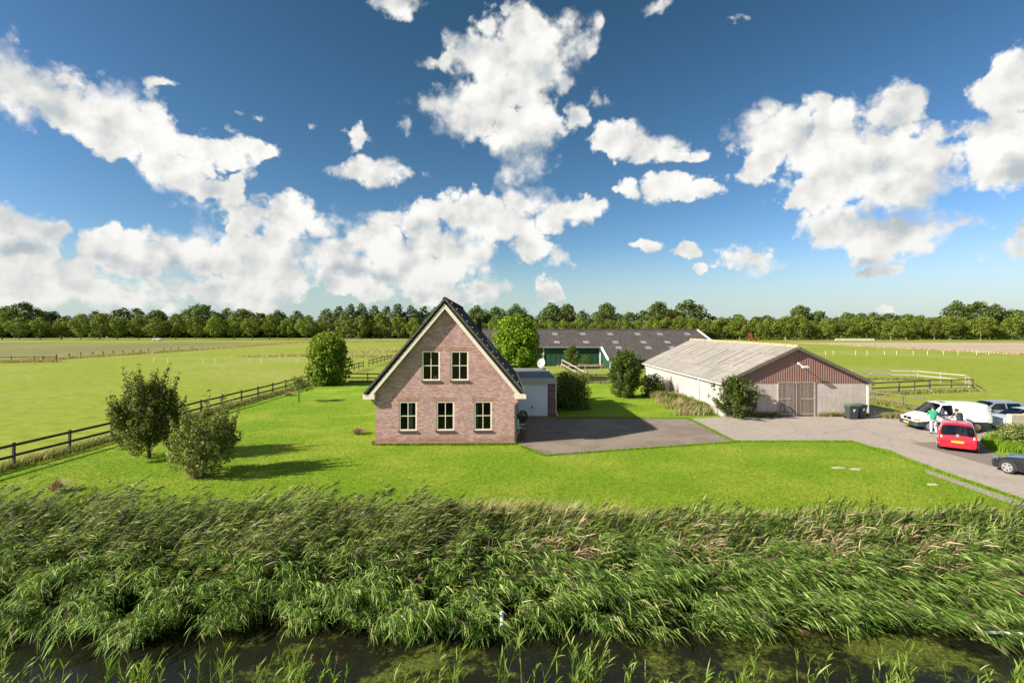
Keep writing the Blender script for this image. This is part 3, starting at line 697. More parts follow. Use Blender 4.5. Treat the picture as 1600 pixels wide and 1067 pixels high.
def curtain(cx, w, z0, z1, label):
    mb = MB(); n = 14; V = []; xs = np.linspace(-w/2, w/2, n)
    for i, x in enumerate(xs): V += [(x, .03*math.sin(i*1.9), 0), (x*.9, .03*math.sin(i*1.9), z1-z0)]
    mb.add(V, [(2*i, 2*i+2, 2*i+3, 2*i+1) for i in range(n-1)])
    o = mb.build('curtain', M_CURT); o.location = hp(cx, .3, z0); o.rotation_euler = (0, 0, YAW); tag(o, label, 'curtain')
curtain(-2.08, .30, .85, 2.45, 'white curtain hanging in the ground floor window nearest the left corner')
curtain(1.80, .16, .85, 2.45, 'thin white curtain in the right ground floor window')
def houseplant():
    t = thing('houseplant', 'green houseplant behind the left upper window', 'plant', hp(-.62, .35, 2.96))
    p = MB(); p.tube([(0,0,0),(0,0,.8),(0,0,1.0)], [.09,.12,.14], 10); p.build('pot', M_WHITE, t)
    V, F = lump_leaves([((0,0,1.2), .24)], 120, .12); link(np_mesh('leaves', V, F), 'leaves', L_LIME, t)
houseplant()

# ------------------------------------------------------------------ garage
def garage():
    t = thing('garage', 'flat roofed brick garage with white up and over door beside the house', 'garage', (0.30, 38.9, 0), YAW)
    w = MB(); X1 = 2.98
    w.box(2.45, X1, 0, .25, 0, 2.5); w.box(0, .1, 0, .25, 0, 2.5); w.box(0, .1, .25, 8.3, 0, 2.6); w.box(X1-.1, X1, .25, 8.3, 0, 2.6); w.box(0, X1, 8.3, 8.4, 0, 2.6)
    w.build('wall', M_BRICKG, t)
    d = MB(); d.box(.12, 2.43, .06, .10, .03, 2.48)
    for k in range(1, 5): z = .03+k*.49; d.box(.14, 2.41, .052, .06, z-.008, z+.008)
    do = d.build('garage_door', M_DOORW, t)
    h = MB(); h.cbox(1.17, 1.25, .02, .06, .62, .80, .01); h.build('handle', M_BLACK, do)
    f = MB(); f.box(-.02, X1+.14, -.14, -.08, 2.5, 2.9); f.box(X1+.08, X1+.14, -.08, 8.5, 2.5, 2.9); f.box(-.02, X1+.08, 8.44, 8.5, 2.5, 2.9); f.build('fascia', simple('grey_cream', (0.50, 0.48, 0.41), .5, var=.06), t)
    r = MB(); r.box(-.02, X1+.08, -.08, 8.44, 2.62, 2.86); r.build('roof', M_GRAVEL, t)
    e = MB(); e.box(-.02, X1+.14, 8.40, 8.54, 2.9, 2.98); e.box(X1+.07, X1+.15, -.15, 8.40, 2.9, 2.93); e.box(-.02, X1+.07, -.15, -.07, 2.9, 2.93); e.build('roof_edge', simple('roof_trim', (0.46, 0.46, 0.42), .5), t)
    dp = MB(); dp.tube([(X1+.06,-.10,.3),(X1+.06,-.10,2.5)], .035, 8); dp.tube([(X1+.06,-.10,.3),(X1+.22,-.2,.05)], .035, 8); dp.build('downpipe', M_WHITE, t, True)
    return t
garage()
def dish():
    Y = 47.2; x = (846-800)*Y/800
    t = thing('satellite_dish', 'round white satellite dish on the back edge of the garage roof', 'satellite dish', (x, Y, 2.96))
    d = MB(); rings = 6; n = 24; V = [(0,0,0)]; F = []
    for i in range(1, rings+1):
        r = .40*i/rings; z = .35*r*r
        for k in range(n): a = 2*math.pi*k/n; V.append((r*math.cos(a), r*math.sin(a)*1.1, z))
    for k in range(n): F.append((0, 1+k, 1+(k+1) % n))
    for i in range(rings-1):
        for k in range(n): a = 1+i*n; j = (k+1) % n; F.append((a+k, a+n+k, a+n+j, a+j))
    d.add(V, F); o = d.build('reflector', simple('dish_white', (0.33, 0.33, 0.32), .6), t, True); o.location = (0, 0, .52); o.rotation_euler = (R(72), 0, R(-32))
    a = MB(); a.tube([(0,.08,0),(0,.08,.5),(0,.02,.52)], .025, 8); a.tube([(0,0,.2),(-.22,-.45,.5)], .012, 6); a.build('mast', simple('steel', (0.4,0.4,0.4), .4, metal=.6), t, True)
    l = MB(); l.tube([(-.22,-.45,.5),(-.19,-.38,.52)], .035, 8); l.build('receiver', M_BLACK, t, True)
dish()

def garden_chair():
    x, y, _ = hp(4.55, 2.5)
    t = thing('garden_chair', 'white garden chair by the side wall of the brick house', 'chair', (x, y, 0.014), R(80))
    s = MB(); s.cbox(-.24, .24, -.22, .24, .40, .44, .01); s.build('seat', M_WHITE, t)
    b = MB()
    for k in range(5): b.box(-.22+k*.095, -.16+k*.095, .22, .25, .44, .92)
    b.box(-.24, .24, .215, .255, .86, .94); b.build('backrest', M_WHITE, t)
    for sx in (-1, 1):
        for sy in (-1, 1):
            l = MB(); l.tube([(sx*.2, sy*.18, .41), (sx*.23, sy*.23, 0)], .02, 6); l.build('leg', M_WHITE, t)
        a = MB(); a.box(sx*.23-.02, sx*.23+.02, -.2, .22, .62, .65); a.build('armrest', M_WHITE, t)
garden_chair()
def potted(name, label, x, y, r, h, mat, n=500):
    t = thing(name, label, 'plant', (x, y, 0.014))
    p = MB(); p.tube([(0,0,0),(0,0,.32),(0,0,.34)], [.14,.2,.2], 12); p.build('pot', simple('clay_pot', (.25,.12,.07), .8), t)
    V, F = lump_leaves([((0,0,.34+h*.5), r)], n, .07, shell=.8, squash=h/(2*r)); link(np_mesh('foliage', V, F), 'foliage', mat, t)
x, y, _ = hp(4.75, 5.2); potted('box_ball', 'clipped dark ball bush in a pot by the garage door', x, y, .36, .75, L_DARK, 900)
x, y, _ = hp(4.62, 1.3); potted('potted_flower', 'small leafy pot plant near the front corner of the house', x, y, .2, .4, L_APPLE, 250)

# ------------------------------------------------------------------ grey roofed barn
def barn():
    t = thing('grey_barn', 'low pale barn with mossy corrugated roof and maroon gable', 'barn', (21.62, 39.0, 0), R(1.25))
    hw = 5.58; E = 2.62; A = 5.22; LL = 21.2; sl = (A-E)/hw
    dx0, dx1, dz = -1.36, 1.44, 2.58
    for a, b in ((-hw, dx0), (dx1, hw)):
        w = MB(); w.box(a, b, 0, .2, 0, 2.56); w.build('front_wall', M_STAIN, t)
    for a, b in ((-hw-.02, -hw+.15), (hw-.15, hw+.02)):
        s = MB(); s.box(a, b, .2, LL, 0, E); s.build('side_wall', M_RENDER, t)
    s = MB(); s.prism_y([(-hw,0),(hw,0),(hw,E),(0,A),(-hw,E)], LL-.2, LL-.03); s.build('back_wall', M_RENDER, t)
    # ribbed cladding
    c = MB(); n = int(2*hw/0.18); V = []; F = []
    for k in range(4*n+1):
        x = -hw+2*hw*k/(4*n); y = -.036 if (k % 4) in (0, 1) else -.015; zt = A-abs(x)*sl; V += [(x, y, 2.53), (x, y, zt)]
    F = [(2*k, 2*k+2, 2*k+3, 2*k+1) for k in range(4*n)]
    c.add(V, F); c.prism_y([(-hw,2.57),(hw,2.57),(hw,E),(0,A-.02),(-hw,E)], .0, .15); c.build('gable_cladding', M_MAROON, t)
    # doors
    for (a, b) in ((dx0+.06, .02), (.08, dx1-.06)):
        d = MB(); d.box(a, b, -.03, .03, .05, 2.55); o = d.build('door', M_PLANK, t)
        for z in (.16, 1.30): st = MB(); st.box(a+.05 if a < 0 else a+.35, b-.4 if a < 0 else b-.05, -.05, -.03, z, z+.08); st.build('hinge_strap', M_WOODG, o)
    fr = MB(); fr.box(dx0-.05, dx0+.06, -.055, .05, 0, 2.6); fr.box(dx1-.06, dx1+.05, -.055, .05, 0, 2.6); fr.box(.02, .08, -.05, .03, .04, 2.55); fr.box(dx0+.06, dx1-.06, -.056, .05, 2.55, 2.62)
    fr.build('door_frame', M_WOODG, t)
    # roof
    for sd in (-1, 1):
        r = MB(); x1 = hw+.28; z1 = A-x1*sl
        p = [(0,A+.03),(sd*x1,z1+.03),(sd*x1,z1+.11),(0,A+.11)]
        n = 60; Y = np.linspace(-.3, LL+.3, n+1)
        r.prism_y(p if sd > 0 else p[::-1], -.3, LL+.3)
        r.build('roof', M_FIBRE, t)
        if sd < 0:
            lm = simple('dirty_skylight', (0.10, 0.09, 0.06), .6, var=.3, scale=3)
            for k in range(6):
                y0 = 2.6+k*3.05; g = MB()
                f0, f1 = .22, .62
                q = [(-(x1*f0), A-x1*f0*sl+.112), (-(x1*f1), A-x1*f1*sl+.112), (-(x1*f1), A-x1*f1*sl+.135), (-(x1*f0), A-x1*f0*sl+.135)]
                g.prism_y(q, y0, y0+.10); g.prism_y(q, y0+.92, y0+.98)
                g.prism_y([(q[0][0], q[0][1]), (q[1][0], q[1][1]), (q[1][0], q[1][1]+.02), (q[0][0], q[0][1]+.02)], y0+.10, y0+.92); g.mi = [0]*12+[1]*6
                g.build('roof_light', [lm, simple('faded_sheet', (0.30, 0.27, 0.22), .8)], t)
        e = MB(); e.box(*sorted((sd*(x1-.05), sd*(x1+.06))), -.3, LL+.3, z1-.03, z1+.03); e.build('gutter', M_WHITE if sd < 0 else M_WOODB, t)
        v = MB(); v.prism_y([(0,A-.12),(sd*x1,z1-.12),(sd*x1,z1+.14),(0,A+.14)][::-sd], -.34, -.30); v.build('verge_board', simple('verge_wood', (.14,.115,.09), .9, var=.4, scale=6), t)
    rd = MB()
    for k in range(20): rd.tube([(0,-.36+k*1.1,A+.12),(0,.76+k*1.1,A+.12)], [.14,.12], 8)
    rd.build('ridge_cap', simple('lichen_ridge', (.42,.31,.18), .9, var=.45, scale=3), t)
    dp = MB(); dp.tube([(-hw-.10,4.6,0),(-hw-.10,4.6,2.4),(-hw-.28,4.6,2.52)], .045, 8); dp.build('downpipe', M_WHITE, t, True)
    cp = MB(); cp.box(hw-.1, hw+.06, -.03, .0, 0, 2.5); cp.build('corner_post', M_WHITE, t)
    wi = MB(); wi.box(-4.3, -3.0, -.03, .0, .75, 1.95); wo = wi.build('window', M_WOODD, t)
    g = MB(); g.box(-4.2, -3.68, -.04, -.03, .85, 1.85); g.box(-3.62, -3.1, -.04, -.03, .85, 1.85); g.build('pane', simple('dirty_pane', (.03,.03,.035), .2), wo)
barn()
def flood():
    Y = 38.9; x = (1247-800)*Y/800; z = H-(572-511)*Y/800
    t = thing('flood_light', 'white flood light on an arm high on the maroon gable', 'lamp', (x, Y-.02, z))
    a = MB(); a.tube([(0,.0,.22),(0,-.25,.14),(.05,-.55,.02)], .03, 8); a.cbox(-.07, .07, -.06, .0, .14, .30, .01); a.build('arm', M_WHITE, t)
    h = MB(); h.cbox(-.06, .42, -.72, -.5, -.08, .06, .03); h.build('lamp_head', simple('lamp_cream', (.68,.62,.48), .5), t)
flood()

# ------------------------------------------------------------------ green barn far behind
def green_barn():
    t = thing('green_barn', 'long dark roofed barn with green walls and white corner trim', 'barn', (0, 0, 0))
    yr, zr = 99.3, 6.23; sl = .27
    def rz(y): return zr-sl*(yr-y) if y <= yr else zr-sl*(y-yr)
    xL, xS, xR = -14.0, 15.6, 35.9; yf1, yf2 = 88.6, 82.3
    r = MB()
    def slab(x0, x1, y0, y1):
        z0, z1 = rz(y0), rz(y1); r.add([(x0,y0,z0),(x1,y0,z0),(x1,y1,z1),(x0,y1,z1),(x0,y0,z0-.15),(x1,y0,z0-.15),(x1,y1,z1-.15),(x0,y1,z1-.15)], [(0,1,2,3),(7,6,5,4),(0,4,5,1),(1,5,6,2),(2,6,7,3),(3,7,4,0)])
    slab(xL, xS, yf1, yr); slab(xS, xR, yf2, yr); slab(xL, xR, yr+.01, 112)
    ro = r.build('roof', M_DROOF, t)
    rd = MB(); rd.tube([(xL,yr,zr+.05),(xR,yr,zr+.05)], .16, 8); rd.build('ridge_cap', M_DROOF, ro)
    w = MB(); w.box(xL+.2, xS+.1, yf1+.5, yf1+.6, 0, rz(yf1)-.02); w.box(xS+.1, xS+.25, yf2+.3, yf1+.5, 0, rz(yf2)-.14)
    w.add([(xS+.1,yf2+.3,rz(yf2)-.14),(xS+.1,yf1+.5,rz(yf2)-.14),(xS+.1,yf1+.5,rz(yf1+.5)-.16)], [(0,2,1)])
    w.build('wall', M_GREEN, t)
    dk = MB(); dk.box(xS+.3, xR-.2, yf2+1.2, yf2+1.3, 0, rz(yf2)); dk.box(xR-.3, xR-.15, yf2+.3, 110, 0, 2.0); dk.box(xL, xR-.3, 110, 110.1, 0, 3.0); dk.build('dark_wall', simple('shed_boards', (.05,.06,.045), .9, var=.3, scale=1), t)
    for x in ((849-800)*yf1/800, (938.5-800)*yf1/800): tr = MB(); tr.box(x-.14, x+.14, yf1+.35, yf1+.49, 0, rz(yf1)-.15); tr.build('white_post', M_WHITE, t)
    tr = MB(); tr.box(xS+.16, xS+.42, yf2+.12, yf2+.29, 0, rz(yf2)-.1); tr.build('white_post', M_WHITE, t)
    for x, y0, y1 in ((xS-.12, yf2-.1, yf1-.2), (xR+.06, yf2-.1, yr)):
        v = MB()
        v.add([(x-.14,y0,rz(y0)+.16),(x+.1,y0,rz(y0)+.16),(x+.1,y1,rz(y1)+.16),(x-.14,y1,rz(y1)+.16),(x-.14,y0,rz(y0)-.22),(x+.1,y0,rz(y0)-.22),(x+.1,y1,rz(y1)-.22),(x-.14,y1,rz(y1)-.22)], [(0,1,2,3),(7,6,5,4),(0,4,5,1),(1,5,6,2),(2,6,7,3),(3,7,4,0)]); v.build('verge_trim', M_WHITE, t)
    g2 = MB(); g2.box(xL, xS-.3, yf1-.10, yf1, rz(yf1)-.12, rz(yf1)+.02); g2.build('gutter', simple('dull_gutter', (.28,.28,.26), .5), t)
    sm = simple('roof_light_pane', (.26,.24,.24), .5, var=.25, scale=4)
    for px, py in ((867,522),(910.6,522),(953.5,522),(996,522),(1031,522),(1074,522),(870,534.7),(915.6,534.7),(961.6,534.7),(1005.6,534.7),(1042.8,534.7),(966.6,543.4),(1013,543.4),(1050.6,543.4)):
        # pixel ray meets roof plane z = zr - sl*(yr-y)
        k = (py-511)/800; y = (H-zr+sl*yr)/(sl+k); x = (px-800)*y/800
        s = MB(); dy = .75; s.add([(x-.5,y-dy,rz(y-dy)+.03),(x+.5,y-dy,rz(y-dy)+.03),(x+.5,y+dy,rz(y+dy)+.03),(x-.5,y+dy,rz(y+dy)+.03)], [(0,1,2,3)]); s.build('roof_light', sm, t)
green_barn()

# ------------------------------------------------------------------ fences
def fence(name, label, pts, mat, hgt=1.2, rails=(1.12, .62), post=.10, rail=(.035, .13), step=2.95, group=None, front=0, jit=.02):
    """post and rail fence along a polyline"""
    t = thing(name, label, 'fence', (pts[0][0], pts[0][1], 0), 0, group); o = Vector((pts[0][0], pts[0][1], 0)); rr = random.Random(len(pts)*7+int(pts[0][0]))
    posts = []
    for a, b in zip(pts[:-1], pts[1:]):
        a, b = Vector((*a, 0)), Vector((*b, 0)); n = max(1, round((b-a).length/step))
        for k in range(n): posts.append(a.lerp(b, k/n))
    posts.append(Vector((*pts[-1], 0)))
    d0 = None
    for i, p in enumerate(posts):
        q = p-o; m = MB(); h = hgt+rr.uniform(-jit, jit*1.5); dx, dy = rr.uniform(-jit, jit), rr.uniform(-jit, jit)
        m.bar(q, q+Vector((dx, dy, h)), post, post, up=(1, 0, 0)); m.build('post', mat, t)
    for a, b in zip(posts[:-1], posts[1:]):
        d = (b-a).normalized(); nrmv = Vector((d.y, -d.x, 0))*(post/2+rail[0]/2+.002)
        for z in rails:
            m = MB(); m.bar(a-o+nrmv+Vector((0,0,z-.07+rr.uniform(-jit, jit))), b-o+nrmv+Vector((0,0,z-.07+rr.uniform(-jit, jit))), rail[0], rail[1]); m.build('rail', mat, t)
    return t
fence('rail_fence', 'dark two rail wooden fence dividing lawn and left pasture', [(-24.5,18.9),(-24.2,28),(-23.9,63.0)], M_WOODD)
fence('rail_fence', 'dark two rail fence crossing behind the house and garage', [(-20.6,63.2),(-12,62.6),(10.2,62.0),(15.2,61.6)], M_WOODD, step=3.3)
fence('rail_fence', 'short dark fence length beyond the round bush', [(-24.2,76),(-24.4,84)], M_WOODD, step=2.7)
fence('rail_fence', 'farther dark fence length rising toward the house roof', [(-24.6,88),(-24.8,105)], M_WOODD, step=2.85)
fence('paddock_fence', 'brown two rail paddock fence right of the maroon gabled barn', [(36.2,51.5),(39.6,52.4),(43.9,53.9),(44.4,54.4),(49.4,54.9)], M_WOODB, hgt=1.28, rails=(1.25,.72), step=2.4)
fence('paddock_fence', 'pale weathered paddock fence farthest behind the barn', [(44.6,67.2),(49.6,67.2),(52.3,66.0),(53.2,60),(49.6,55.1)], M_WOODG, hgt=1.25, rails=(1.2,.65), step=2.6)
fence('yard_fence', 'sagging weathered fence running behind the white van', [(31.9,48.5),(33.0,43.2),(33.6,38.6),(46,36.4)], M_WOODB, hgt=1.12, rails=(1.1,.6), step=3.2)
def efence(label, y, pxs, h=1.05):
    t = thing('electric_fence', label, 'fence', (0, y, 0))
    for px in pxs:
        m = MB(); x = (px-800)*y/800; m.bar((x,0,0),(x+random.uniform(-.03,.03),0,h), .07, .07, up=(1,0,0)); m.build('post', simple('white_plastic_post', (.7,.7,.62), .5), t)
    m = MB()
    for a, b in zip(pxs[:-1], pxs[1:]): m.bar(((a-800)*y/800,-.05,h*.85),((b-800)*y/800,-.05,h*.85), .01, .02)
    m.build('tape', simple('fence_tape', (.6,.6,.5), .6), t)
efence('row of white electric fence posts across the right pasture', 125, [1290,1302,1337,1355,1382,1401,1427,1449,1474,1497,1526,1545])
efence('row of white electric fence posts across the left pasture', 96, [240,262,317,336,390,408,465])
# little dark posts on the border of the stubble field
t = thing('boundary_fence', 'row of small dark posts along the stubble field edge', 'fence', (0,0,0))
for px, py in ((67,563.5),(88,561),(108,559),(126,557),(145,556),(161,555),(177,554),(192,553),(208,552),(220,551),(232,550),(256,549),(267,548),(279,547.5),(300,546)):
    x, y, _ = G(px, py+1); m = MB(); m.bar((x,y,0),(x,y,1.1), .14, .14, up=(1,0,0)); m.build('post', M_WOODD, t)
fence('corner_fence', 'short dark rail fence at the left field corner', [(-108,97),(-88,99)], M_WOODD, hgt=1.2, step=4, rails=(1.1,))
# leaning gate pieces and low rail by green barn
t = thing('wooden_gate', 'pale wooden gate leaning open in front of the green barn', 'gate', (7.5, 72, 0))
m = MB(); m.bar((0,5,1.9),(3.0,-1.2,.35), .08, .14); m.build('rail', M_WOODG, t)
m = MB(); m.bar((-.2,4,1.35),(2.2,-1.6,.15), .08, .14); m.build('rail', M_WOODG, t)
for a in ((0,5),(2.9,-1.1)):
    m = MB(); m.bar((a[0],a[1],0),(a[0],a[1],1.9 if a[1] > 0 else .7), .12, .12, up=(1,0,0)); m.build('post', M_WOODG, t)
fence('pale_fence', 'low pale rail fence before the green barn wall', [(8.6,78),(13.6,78)], M_WOODG, hgt=1.0, rails=(.95,.4), step=2.5)

# ------------------------------------------------------------------ wheelie bins
def bin_(label, px0, px1, lid, Y=37.9):
    x = ((px0+px1)/2-800)*Y/800; w = (px1-px0)*Y/800*.92
    t = thing('wheelie_bin', label, 'bin', (x, Y, 0.01), 0, 'wheelie bins at the barn wall')
    b = MB(); w2 = w/2; a = w2*.82
    b.add([(-a,-.22,.06),(a,-.22,.06),(a,.24,.06),(-a,.24,.06),(-w2,-.34,.98),(w2,-.34,.98),(w2,.34,.98),(-w2,.34,.98)], [(0,3,2,1),(4,5,6,7),(0,1,5,4),(1,2,6,5),(2,3,7,6),(3,0,4,7)])
    b.box(-w2-.02, w2+.02, -.36, .36, .93, .975); b.build('body', simple('bin_grey', (.045,.05,.055), .55, var=.1), t)
    l = MB(); l.prism_y([(-w2-.03,.98),(w2+.03,.98),(w2,1.03),(w2*.6,1.07),(-w2*.6,1.07),(-w2,1.03)][::-1], -.38, .38); l.build('lid', lid, t)
    for s in (-1, 1):
        wh = MB(); wh.tube([(s*(w2-.06),.28,.1),(s*(w2+.0),.28,.1)], .1, 12); wh.build('wheel', M_RUB, t, True)
    s = MB(); s.box(-.08, .08, -.327, -.318, .66, .74); s.box(-.05, .03, -.316, -.306, .56, .62); s.build('sticker', M_WHITE, t)
bin_('grey wheelie bin with green lid beside the right barn corner', 1322.6, 1338.5, simple('green_lid', (.06,.16,.05), .5))
bin_('narrower grey wheelie bin with grey lid closest to the barn corner', 1339, 1351, simple('grey_lid', (.06,.065,.07), .5), 38.15)

# ------------------------------------------------------------------ vehicles
PROFILE_ROWS = 8
def loft(cols, zs):
    P = np.zeros((len(cols), PROFILE_ROWS, 3))
    for i, (xb, zb, wb, xm, zm, wm, xt, zt, wt) in enumerate(cols):
        z1 = min(zs, zb+(zm-zb)*.6); f1 = (z1-zb)/(zm-zb)
        P[i,0] = (xb, wb*.93, zb); P[i,1] = (xb+(xm-xb)*f1, wb+.005, z1)
        P[i,2] = (xb+(xm-xb)*(f1+1)/2, (wb+wm)/2+.012, (z1+zm)/2); P[i,3] = (xm, wm, zm)
        P[i,4] = (xm+(xt-xm)*.86, wm+(wt-wm)*.80, zm+(zt-zm)*.86); P[i,5] = (xt, wt*.90, zt)
        P[i,6] = (xt, wt*.5, zt+.025); P[i,7] = (xt, 0, zt+.035)
    return P
def vehicle(t, cols, zs, glass, lower, paint, lowmat, skip=()):
    """glass/lower: dict-like tests on (i, r, side)"""
    P = loft(cols, zs); n = len(cols); body = MB(); low = MB(); gl = {}
    def vid(i, r, s): return (P[i,r,0], s*P[i,r,1], P[i,r,2])
    for s in (-1, 1):
        for i in range(n-1):
            for r in range(PROFILE_ROWS-1):
                if (i, r, s) in skip: continue
                vs = [vid(i,r,s), vid(i+1,r,s), vid(i+1,r+1,s), vid(i,r+1,s)]
                f = (0,1,2,3) if s < 0 else (3,2,1,0)
                g = glass(i, r)
                if g: gl.setdefault((g, s) if g == 'side_window' else (g, 0), MB()).add(vs, [f])
                elif r == 0 and lower: low.add(vs, [f])
                else: body.add(vs, [f])
    for i in (0, n-1):
        loop = [vid(i,r,-1) for r in range(PROFILE_ROWS)]+[vid(i,r,1) for r in range(PROFILE_ROWS-2,-1,-1)]
        body.add(loop, [tuple(range(len(loop))) if i else tuple(range(len(loop)))[::-1]])
    low.add([vid(0,0,-1), vid(n-1,0,-1), vid(n-1,0,1), vid(0,0,1)], [(0,1,2,3)])
    def weld(o):
        import bmesh
        bm = bmesh.new(); bm.from_mesh(o.data); bmesh.ops.remove_doubles(bm, verts=bm.verts, dist=.0008); bmesh.ops.recalc_face_normals(bm, faces=bm.faces); bm.to_mesh(o.data); bm.free()
        o.data.polygons.foreach_set('use_smooth', np.ones(len(o.data.polygons), bool)); o.data.set_sharp_from_angle(angle=R(32))
    b = body.build('body', paint, t); weld(b)
    l = low.build('lower_body', lowmat, t); weld(l)
    for (g, s), m in gl.items(): o = m.build(g, M_CGLASS, t); weld(o)
    # dark cabin floor so that the glass looks into something
    c = MB(); xa, xb = cols[2][3]+.3, cols[-2][3]-.2; c.box(xa, xb, -cols[4][2]*.8, cols[4][2]*.8, .35, cols[3][4]-.12); c.build('interior', simple('cabin_dark', (.03,.03,.032), .8), t)
    return b
def wheel(t, x, y, r, side, spokes=5, w=.2, rimc=M_RIM):
    wt = MB(); n = 20; ya, yb = sorted((y, y-side*w))
    wt.tube([(x,ya,r),(x,ya+.03,r),(x,yb-.03,r),(x,yb,r)], [r*.9, r, r, r*.9], n)
    o = wt.build('wheel', M_RUB, t, True)
    d = MB(); d.tube([(x,y+side*.006,r),(x,y+side*.012,r)], r*.66, n); d.build('rim_back', M_BLACK, o)
    s = MB()
    for k in range(spokes):
        a = 2*math.pi*k/spokes+.3; p = Vector((x+math.cos(a)*r*.62, y+side*.02, r+math.sin(a)*r*.62)); s.bar((x,y+side*.03,r), p, .09 if spokes < 8 else .05, .02, up=(0,1,0))
    for k in range(24):
        a, b = 2*math.pi*k/24, 2*math.pi*(k+1)/24
        s.bar((x+math.cos(a)*r*.63,y+side*.02,r+math.sin(a)*r*.63),(x+math.cos(b)*r*.63,y+side*.02,r+math.sin(b)*r*.63), .045, .03, up=(0,1,0))
    s.tube([(x,y+side*.01,r),(x,y+side*.04,r)], r*.16, 10); s.build('rim', rimc, o)
def arch(t, x, y, r, side):
    m = MB(); n = 24; V = []; 
    for k in range(n+1):
        a = math.pi*k/n*1.16-.08*math.pi; V.append((x+math.cos(a)*(r+.07), y, max(.18, r+math.sin(a)*(r+.07))))
    V.append((x, y, r)); m.add(V, [(k, k+1, n+1) for k in range(n)]); m.build('wheel_arch', M_BLACK, t)

def van():
    rz = math.atan2(-.40, 2.95)
    t = thing('delivery_van', 'white van with dark lower panels, orange plate and open driver window', 'van', (26.62, 34.5, .01), rz); t.scale = (.95, 1, .92)
    W = .92
    cols = [(0,.34,.66,.03,.66,.68,.08,.72,.62),(.10,.27,.83,.12,.80,.82,.22,.88,.76),(.5,.25,.90,.52,.98,.87,.60,1.03,.80),(.93,.25,.92,.95,1.10,.89,1.0,1.15,.83),
      (1.40,.25,.92,1.20,1.13,.90,1.70,1.86,.74),(1.52,.25,.92,1.42,1.14,.91,1.80,1.90,.76),(2.30,.25,.92,2.30,1.14,.915,2.28,1.93,.78),(2.42,.25,.92,2.42,1.14,.92,2.40,1.94,.79),
      (3.3,.25,.92,3.3,1.15,.92,3.3,1.95,.80),(4.3,.25,.92,4.3,1.15,.92,4.3,1.94,.80),(4.68,.28,.91,4.70,1.14,.90,4.56,1.90,.77),(4.78,.34,.87,4.79,1.12,.86,4.68,1.80,.70)]
    skip = {(5, 3, -1)}
    def glass(i, r):
        if i == 3 and r >= 4: return 'windscreen'
        if i in (5,) and r == 3: return 'side_window'
        return None
    low = simple('dark_teal_cladding', (.028,.045,.05), .55, var=.1)
    white = simple('van_white', (.80,.80,.78), .3, var=.03, coat=.5)
    # side=-1 is the side towards the camera
    vehicle(t, cols, .66, glass, True, white, low, skip)
    for x in (.86, 3.78):
        for s in (-1, 1): arch(t, x, s*(W+.010), .32, s); wheel(t, x, s*(W+.02), .32, s, 12)
    b = MB(); b.prism_z([(-.06,-.55),(-.03,-.78),(.12,-.90),(.5,-.935),(.5,.935),(.12,.90),(-.03,.78),(-.06,.55)][::-1], .32, .62); b.build('bumper', low, t)
    for s in (-1, 1):
        h = MB(); h.prism_z([(.02,s*.42),(.03,s*.72),(.18,s*.845),(.22,s*.70),(.2,s*.42)][::-s], .70, .87); h.build('headlight', M_LAMPW, t)
        a = MB(); a.prism_z([(.005,s*.70),(.02,s*.79),(.26,s*.885),(.26,s*.8)][::-s], .68, .84); a.build('indicator', M_AMBER, t)
        m = MB(); m.cbox(*sorted((1.32,1.46)), *sorted((s*.95,s*1.13)), 1.12, 1.34, .03); m.build('mirror', M_BLACK, t)
    g = MB()
    for z in (.72,.78,.84): g.box(.0, .16, -.40, .40, z-.018, z+.018)
    go = g.build('grille', M_BLACK, t)
    e = MB(); e.tube([(-.02,0,.78),(.0,0,.78)], .085, 16); e.build('emblem', M_RIM, go)
    p = MB(); p.box(-.075, -.06, -.26, .26, .42, .53); p.build('number_plate', M_PLATE, t)
    v = MB(); v.box(.80, .86, -.5, .5, 1.115, 1.14); v.build('bonnet_vent', M_BLACK, t)
    rv = MB(); rv.cbox(1.95, 2.35, -.35, .15, 1.955, 1.985, .01); rv.build('roof_hatch', simple('hatch_grey', (.12,.13,.14), .4), t)
    wf = MB(); P = loft(cols, .66); c = [P[5,3], P[6,3], P[6,4], P[5,4]]; c = [(q[0], -q[1]-.008, q[2]) for q in c]
    for k in range(4): wf.bar(c[k], c[(k+1) % 4], .05, .03, up=(0,1,0))
    wf.build('window_frame', M_BLACK, t)
    hd = MB(); hd.box(2.12, 2.28, -W-.03, -W-.0, .98, 1.02); hd.build('door_handle', M_BLACK, t)
    dl = MB()
    for x in (1.42, 2.36): dl.box(x-.006, x+.006, -W-.016, -W+.01, .45, 1.1)
    dl.box(2.5, 4.5, -W-.008, -W+.01, .66, .70); dl.build('door_seam', low, t)
    for a, b in ((-.62, -.15), (.15, .62)): st = MB(); st.cbox(1.9, 2.3, a, b, .6, 1.25, .05); st.build('seat', M_BLACK, t)
van()

